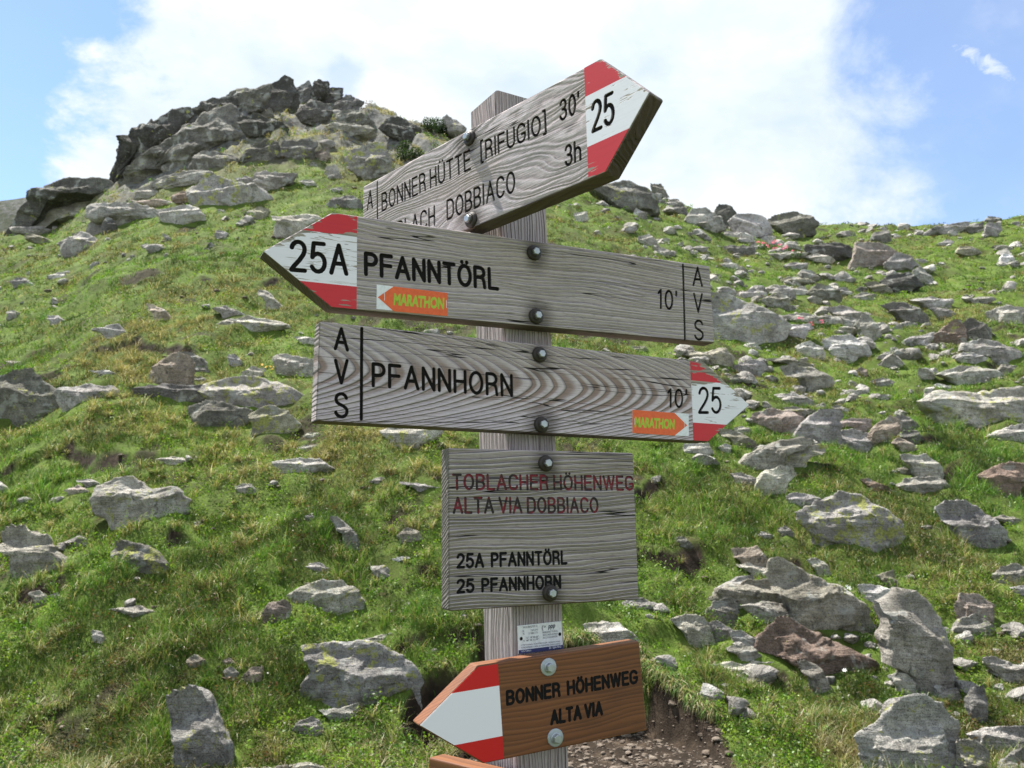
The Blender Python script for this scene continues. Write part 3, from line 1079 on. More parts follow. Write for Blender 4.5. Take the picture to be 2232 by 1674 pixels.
def paints(B, crack, sd):
    ar = (B.W / 2, B.H / 2, B.T, float(B.d))
    return (make_paint('red_paint_flaking', (0.58, 0.026, 0.036), 0.47, 0.3 + sd, arrow=ar),
            make_paint('white_paint_flaking', (0.79, 0.775, 0.83), 0.30, 2.3 + sd, crack=crack, arrow=ar))


# topmost board
build_board(B_RIF, W_RIF, 'topmost grey board with red and white tip pointing up right, numbered 25',
    [T(c1, 'A', (120, 1108), (163, 1090), (122, 972)), T(c1, '|', (193, 1230), (193, 1230), (191, 912)),
     T(c1, 'BONNER HÜTTE', (220, 1113), (820, 828), (218, 987)), T(c1, '[RIFUGIO]', (882, 778), (1327, 575), (878, 648)),
     T(c1, "30'", (1412, 512), (1550, 445), (1408, 366)), T(c1, '3h', (1447, 815), (1560, 768), (1443, 668)),
     T(c1, 'DOBBIACO', (655, 1172), (1118, 978), (653, 1032)), T(c1, 'TOBLACH', (222, 1352), (580, 1203), (222, 1222)),
     T(c1, '25', (1625, 592), (1786, 515), (1620, 375), 0.0030)],
    [(1018.8, 298.6), (1022, 477.6)],
    tip=tip_of(B_RIF, c1, (1580, 165), (1604, 880), [(1583, 340), (1855, 210)], [(1592, 678), (1870, 560)], *paints(B_RIF, 0.3, 0)), seed=1)

o2 = build_board(B_PFT, W_PFT, 'pale grey board pointing left with red and white tip numbered 25A',
    [T(c2, '25A', (354, 602), (868, 640), (356, 318), 0.0032), T(c2, 'PFANNTÖRL', (1000, 637), (2168, 768), (998, 424), 0.0031),
     T(c3, "10'", (1376, 712), (1538, 728), (1376, 548)), T(c3, '|', (1597, 955), (1597, 955), (1581, 358)),
     T(c3, 'A', (1657, 530), (1742, 538), (1657, 367)), T(c3, 'V', (1664, 745), (1744, 748), (1662, 582)), T(c3, 'S', (1670, 966), (1750, 970), (1668, 795))],
    [(1167, 549), (1171.7, 687.5)],
    tip=tip_of(B_PFT, c2, (935, 120), (943, 930), [(500, 250), (935, 298)], [(465, 685), (940, 728)], *paints(B_PFT, 0.8, 3)), seed=2)
sticker(o2, B_PFT, c2, (1110, 712), (1720, 785), (1718, 985), (1108, 922),
        [(1118, 822), (1255, 943), (1718, 985), (1720, 785), (1255, 729)],
        [(1253, 884), (1690, 922), (1256, 786)], [((1176, 780), (1176, 850)), ((1707, 848), (1709, 915))])

o3 = build_board(B_PFH, W_PFH, 'grey board with arched brown grain pointing right, tip numbered 25 beside a marathon sticker',
    [T(c4, 'A', (286, 354), (430, 371), (286, 130), 0.0024), T(c4, 'V', (288, 674), (428, 674), (288, 433), 0.0024), T(c4, 'S', (288, 985), (427, 992), (288, 738), 0.0024),
     T(c4, '|', (543, 994), (543, 994), (547, 152), 0.0024), T(c4, 'PFANNHORN', (637, 698), (1954, 793), (637, 463), 0.0026),
     T(c5, "10'", (1400, 588), (1577, 594), (1400, 418)), T(c5, '25', (1664, 642), (1868, 642), (1664, 405), 0.0026)],
    [(1179.3, 771.6), (1183.5, 924.8)],
    tip=tip_of(B_PFH, c5, (1600, 188), (1624, 876), [(1608, 355), (1895, 375)], [(1620, 718), (1935, 733)], *paints(B_PFH, 0.22, 6)), seed=3)
sticker(o3, B_PFH, c5, (1098, 605), (1583, 640), (1583, 833), (1098, 805),
        [(1098, 605), (1098, 805), (1460, 828), (1570, 740), (1460, 632)],
        [(1116, 750), (1461, 770), (1118, 664)], [((1116, 680), (1116, 735)), ((1543, 712), (1543, 760))])

build_board(B_TOB, W_TOB, 'square dark grey board with deep cracks, worn red lettering and no arrow tip',
    [T(c6, 'TOBLACHER HÖHENWEG', (338, 508), (1905, 513), (336, 362), 0.0019, M_WORN), T(c6, 'ALTA VIA DOBBIACO', (343, 713), (1602, 706), (341, 562), 0.0019, M_WORN),
     T(c6, '25A  PFANNTÖRL', (374, 1186), (1334, 1150), (373, 1050), 0.0021, M_BLACKF), T(c6, '25  PFANNHORN', (374, 1401), (1280, 1357), (373, 1270), 0.0021, M_BLACKF)],
    [(1193, 1009.6), (1202.5, 1293)], seed=4, engrave=0.0018)

build_board(B_BON, W_BON, 'new orange-brown stained board pointing left with plain red and white tip and shiny bolts',
    [T(c7, 'BONNER  HÖHENWEG', (960, 1128), (2100, 935), (956, 990), 0.0023, M_BLACKF), T(c7, 'ALTA VIA', (1340, 1297), (1798, 1208), (1338, 1160), 0.0024, M_BLACKF)],
    [(1199, 1455), (1214, 1609.7)], zinc=True, groove=M_GROOVEB, engrave=0.0012, bev=0.0022,
    tip=tip_of(B_BON, c7, (890, 755), (940, 1583), [(485, 1015), (900, 950)], [(500, 1462), (928, 1385)], M_RED0, M_WHT0), seed=5)

# square post: front face behind the boards, its axis leaning a little to the left
PW = 0.090
pyaw = 32.0
fn = Vector((math.sin(R(pyaw)), -math.cos(R(pyaw)), 0))
fc0 = B_PFT.M @ Vector((*[B_PFT.loc(1170, 618)[0]], 0.0, 0.0))
c_top = fc0 - Vector(fn) * (0.031 + 0.001 + PW / 2)


def on_front(px, py):
    """point where a ray meets the leaning front face of the post"""
    a, e = ae(px, py)
    d = Vector((float(a), 1, float(e)))
    k = (c_top + fn * PW / 2).dot(fn) / d.dot(fn)
    return d * k


# centre line of the front face in the photo
pA, pB = on_front(1146, 560), on_front(1177, 1420)
ax = (pA - pB).normalized()
right = Vector((math.cos(R(pyaw)), math.sin(R(pyaw)), 0))
right = (right - ax * right.dot(ax)).normalized()
deep = ax.cross(right) * -1
if deep.y < 0: deep = -deep
ctr = pA + deep * PW / 2
ztop = on_front(1086, 197)
top_l = (ztop - ctr).dot(ax)
bot_l = -(ctr.z - (Z0 - 0.35))
bm = bmesh.new()
h = PW / 2
# local axes: x along the post (grain), y into the post, z sideways
n_seg = 26
loop = []
rv = 0.004
for sx, sy in ((-1, -1), (1, -1), (1, 1), (-1, 1)):
    for k in range(3):
        a0 = math.atan2(sy, sx) + (k - 1) * R(38)
        loop.append((sx * (h - rv) + rv * math.cos(a0), sy * (h - rv) + rv * math.sin(a0)))
rings = []
for i in range(n_seg + 1):
    l = bot_l + (top_l - bot_l) * i / n_seg
    rings.append([bm.verts.new((l, q, -p)) for p, q in loop])
for a, c in zip(rings[:-1], rings[1:]):
    for i in range(len(loop)):
        j = (i + 1) % len(loop)
        bm.faces.new((a[i], a[j], c[j], c[i]))
bm.faces.new(rings[-1]); bm.faces.new(rings[0][::-1])
bmesh.ops.recalc_face_normals(bm, faces=bm.faces)
Mp = Matrix((( ax.x, deep.x, -right.x, ctr.x), (ax.y, deep.y, -right.y, ctr.y), (ax.z, deep.z, -right.z, ctr.z), (0, 0, 0, 1)))
post = link('post', bm_mesh(bm, 'post'), None, [W_POST])
place(post, Mp)

# small coordinate plaque on the post
mid = on_front(1176, 1385)
Mq = Matrix(((right.x, deep.x, ax.x, mid.x), (right.y, deep.y, ax.y, mid.y), (right.z, deep.z, ax.z, mid.z), (0, 0, 0, 1)))
BP = Board('plaque', 0, 0, 0, 0, 0, 0, .1, .1, 0, 0)
BP.M = Mq @ Matrix.Translation((0, -0.0022, 0)); BP.Mi = BP.M.inverted()
quad = [BP.loc(*c8(*p)) for p in ((800, 935), (1655, 838), (1628, 298), (780, 390))]
plq = link('plaque', bm_mesh(bezel_poly(quad, 0.0, 0.0020, 0.0003, 1), 'plaque'), None, [M_STK])
place(plq, BP.M)
plq['label'] = 'small white metal coordinate plaque with a navy strip'
V, F, MI = [], [], []
s4 = [BP.loc(*c8(*p)) for p in ((801, 932), (1653, 836), (1651, 756), (798, 862))]
V += [(p[0], -0.0002, p[1]) for p in s4]; F.append([0, 1, 2, 3]); MI.append(0)
def ptext(s, bl, br, hgt, mi, bold=0.0, sh=0.0):
    tv, tf = font_mesh(s, BP.loc(*c8(*bl)), BP.loc(*c8(*br)), BP.loc(*c8(bl[0] - 2, bl[1] - hgt)), -0.0004, mi, bold, sh)
    k = len(V)
    V.extend(tuple(v) for v in tv)
    for f in tf:
        F.append([i + k for i in f]); MI.append(mi)
ptext('WGS 84/UTM 32', (880, 440), (1162, 410), 38, 1)
ptext('E', (880, 510), (902, 508), 34, 1); ptext('730.279', (1030, 495), (1165, 480), 34, 1)
ptext('N', (884, 562), (910, 560), 34, 1); ptext('5.188.172', (992, 553), (1166, 535), 34, 1)
ptext('12° 18\' 40.60"', (946, 640), (1186, 612), 36, 1, .01); ptext('N', (890, 695), (912, 693), 32, 1); ptext('46° 46\' 53.95"', (946, 690), (1188, 660), 36, 1, .01)
ptext('BERGRETTUNG', (1260, 535), (1550, 503), 34, 1); ptext('SOCCORSO ALPINO', (1264, 588), (1545, 555), 34, 1); ptext('ACCOGLIENZA', (1266, 640), (1545, 605), 34, 1)
ptext('STIFTUNG SÜDTIROLER SPARKASSE', (850, 778), (1600, 700), 32, 1); ptext('FONDAZIONE CASSA DI RISPARMIO DI BOLZANO', (850, 830), (1602, 748), 32, 1)
ptext('AVS Toblach', (850, 900), (1040, 876), 34, 2); ptext('25 / 25A-TO-2', (1385, 836), (1620, 806), 36, 2, .02)
ptext('24', (1282, 425), (1324, 420), 34, 1, .02)
ptext('ppp', (1365, 440), (1505, 420), 60, 1, .03, .2)
ptext('(', (1245, 460), (1275, 458), 78, 1, .02)
for cx_, cy_ in ((848, 638), (1592, 550)):
    pc = BP.loc(*c8(cx_, cy_)); k = len(V)
    V += [(pc[0] + .0026 * math.cos(i * math.pi / 8), -0.0005, pc[1] + .0026 * math.sin(i * math.pi / 8)) for i in range(16)]
    F.append(list(range(k, k + 16))); MI.append(3)
me = bpy.data.meshes.new('lettering')
me.from_pydata([tuple(map(float, v)) for v in V], [], F)
me.polygons.foreach_set('material_index', MI)
link('lettering', me, plq, [M_NAVY, M_TXT, M_STK, M_BLACK])

# lowest brown board, only its upper corner shows
B_LOW = Board('low', -42.0, 0, -1.0, 0, 0, 0, .50, .14, 0, 0)
rn = (B_RIF.M.to_3x3() @ Vector((0, 1, 0))).normalized()
a, e = ae(934, 1651)
dv = Vector((float(a), 1, float(e)))
left_n = Vector((-math.cos(R(pyaw)), -math.sin(R(pyaw)), 0))
base_pt = ctr + ax * ((-0.33) - 0.0) + left_n * (PW / 2 + 0.036)
nl = (B_LOW.M.to_3x3() @ Vector((0, 1, 0))).normalized()
kk = base_pt.dot(nl) / dv.dot(nl)
corner = dv * kk
off = B_LOW.M.to_3x3() @ Vector((-.25, 0, .07))
B_LOW.M = Matrix.Translation(corner - off) @ B_LOW.M
B_LOW.Mi = B_LOW.M.inverted()
build_board(B_LOW, W_LOW, 'lowest brown board, only its upper left corner showing at the bottom edge', [], [], seed=6, engrave=0, bev=0.0022)

# ------------------------------------------------------------------ rocks
def make_rock_mat():
    m, t, b = new_mat('gneiss')
    tcn = t.new('ShaderNodeTexCoord')
    P = tcn.outputs['Object']
    oi = t.new('ShaderNodeObjectInfo')
    rnd = oi.outputs['Random']
    P = t.vmath('ADD', P, t.comb(t.math('MULTIPLY', rnd, 31.0), t.math('MULTIPLY', rnd, 17.0), t.math('MULTIPLY', rnd, 23.0)))
    sc = t.new('ShaderNodeAttribute', attribute_name='grain').outputs['Fac']       # rocks far up the slope are larger blocks
    P = t.vmath('MULTIPLY', P, t.comb(sc, sc, sc))
    base = oi.outputs['Color']
    lich = oi.outputs['Alpha']
    big = t.noise(P, 2.6, 5, 0.62)
    mid = t.noise(P, 13.0, 6, 0.68)
    fin = t.noise(P, 75.0, 5, 0.72)
    lay = t.noise(t.vmath('MULTIPLY', P, (2.0, 3.0, 22.0)), 1.0, 5, 0.6, 0.6)
    col = t.mix(t.smooth(big, 0.35, 0.68), t.mix(1.0, base, (0.60, 0.58, 0.55), 'MULTIPLY'), t.mix(1.0, base, (1.28, 1.26, 1.22), 'MULTIPLY'))
    col = t.mix(t.smooth(mid, 0.38, 0.60, 0.62, 0.0), col, t.mix(1.0, base, (0.45, 0.44, 0.43), 'MULTIPLY'))
    col = t.mix(t.smooth(lay, 0.52, 0.66, 0.0, 0.35), col, t.mix(1.0, base, (0.55, 0.54, 0.54), 'MULTIPLY'))
    col = t.mix(t.smooth(fin, 0.38, 0.49, 0.75, 0.0), col, (0.035, 0.034, 0.032))
    col = t.mix(t.smooth(fin, 0.56, 0.70, 0.0, 0.45), col, (0.50, 0.50, 0.48))
    bl = t.noise(P, 8.5, 5, 0.7, 0.6)
    col = t.mix(t.smooth(bl, 0.60, 0.66, 0.0, 0.72), col, (0.055, 0.054, 0.050))
    # pale grey crust and yellow-green map lichen in patches
    n_ = t.noise(P, 5.0, 5, 0.65, 0.4)
    gp = t.smooth(n_, 0.56, 0.63)
    col = t.mix(t.math('MULTIPLY', gp, 0.5), col, (0.42, 0.43, 0.40))
    ly = t.noise(P, 6.5, 6, 0.72, 0.5)
    lsp = t.noise(P, 42.0, 4, 0.7)
    lv = t.math('ADD', t.math('ADD', ly, t.math('MULTIPLY', t.math('SUBTRACT', lsp, 0.5), 0.22)), t.math('MULTIPLY', lich, 0.20))
    lk = t.smooth(lv, 0.668, 0.690)
    col = t.mix(t.math('MULTIPLY', lk, 0.85), col, t.mix(t.smooth(lsp, 0.4, 0.62), (0.20, 0.21, 0.06), (0.40, 0.42, 0.10)))
    t.put(b.inputs['Base Color'], col)
    b.inputs['Roughness'].default_value = 0.9
    b.inputs['Specular IOR Level'].default_value = 0.2
    hgt = t.math('ADD', t.math('ADD', t.math('MULTIPLY', mid, 0.7), t.math('MULTIPLY', fin, 0.22)), t.math('MULTIPLY', lay, 0.7))
    t.put(b.inputs['Normal'], t.bump(hgt, 1.0, 0.075))
    return m


M_ROCK = make_rock_mat()
TONE = {'g': (0.42, 0.408, 0.385), 'p': (0.54, 0.525, 0.495), 'd': (0.225, 0.220, 0.202), 'k': (0.115, 0.113, 0.102),
        'b': (0.31, 0.235, 0.19), 'r': (0.46, 0.395, 0.35), 'w': (0.62, 0.62, 0.615), 'o': (0.36, 0.345, 0.285)}
WORD = {'g': 'grey', 'p': 'pale grey', 'd': 'dark grey', 'k': 'blackish', 'b': 'brown', 'r': 'pinkish grey', 'w': 'whitish', 'o': 'olive grey'}

CR = {'1': crop(0, 100, 3.16), '2': crop(400, 100, 3.16), '3': crop(0, 550, 3.16), '4': crop(0, 1000, 2.462), '5': crop(400, 1000, 2.462),
      '6': crop(1250, 400, 2.2525), '7': crop(1500, 800, 3.0164), '8': crop(1350, 1124, 2.508), '9': crop(860, 1254, 3.95),
      'a': crop(660, 680, 4.254), 'n': crop(0, 0, 1.0)}

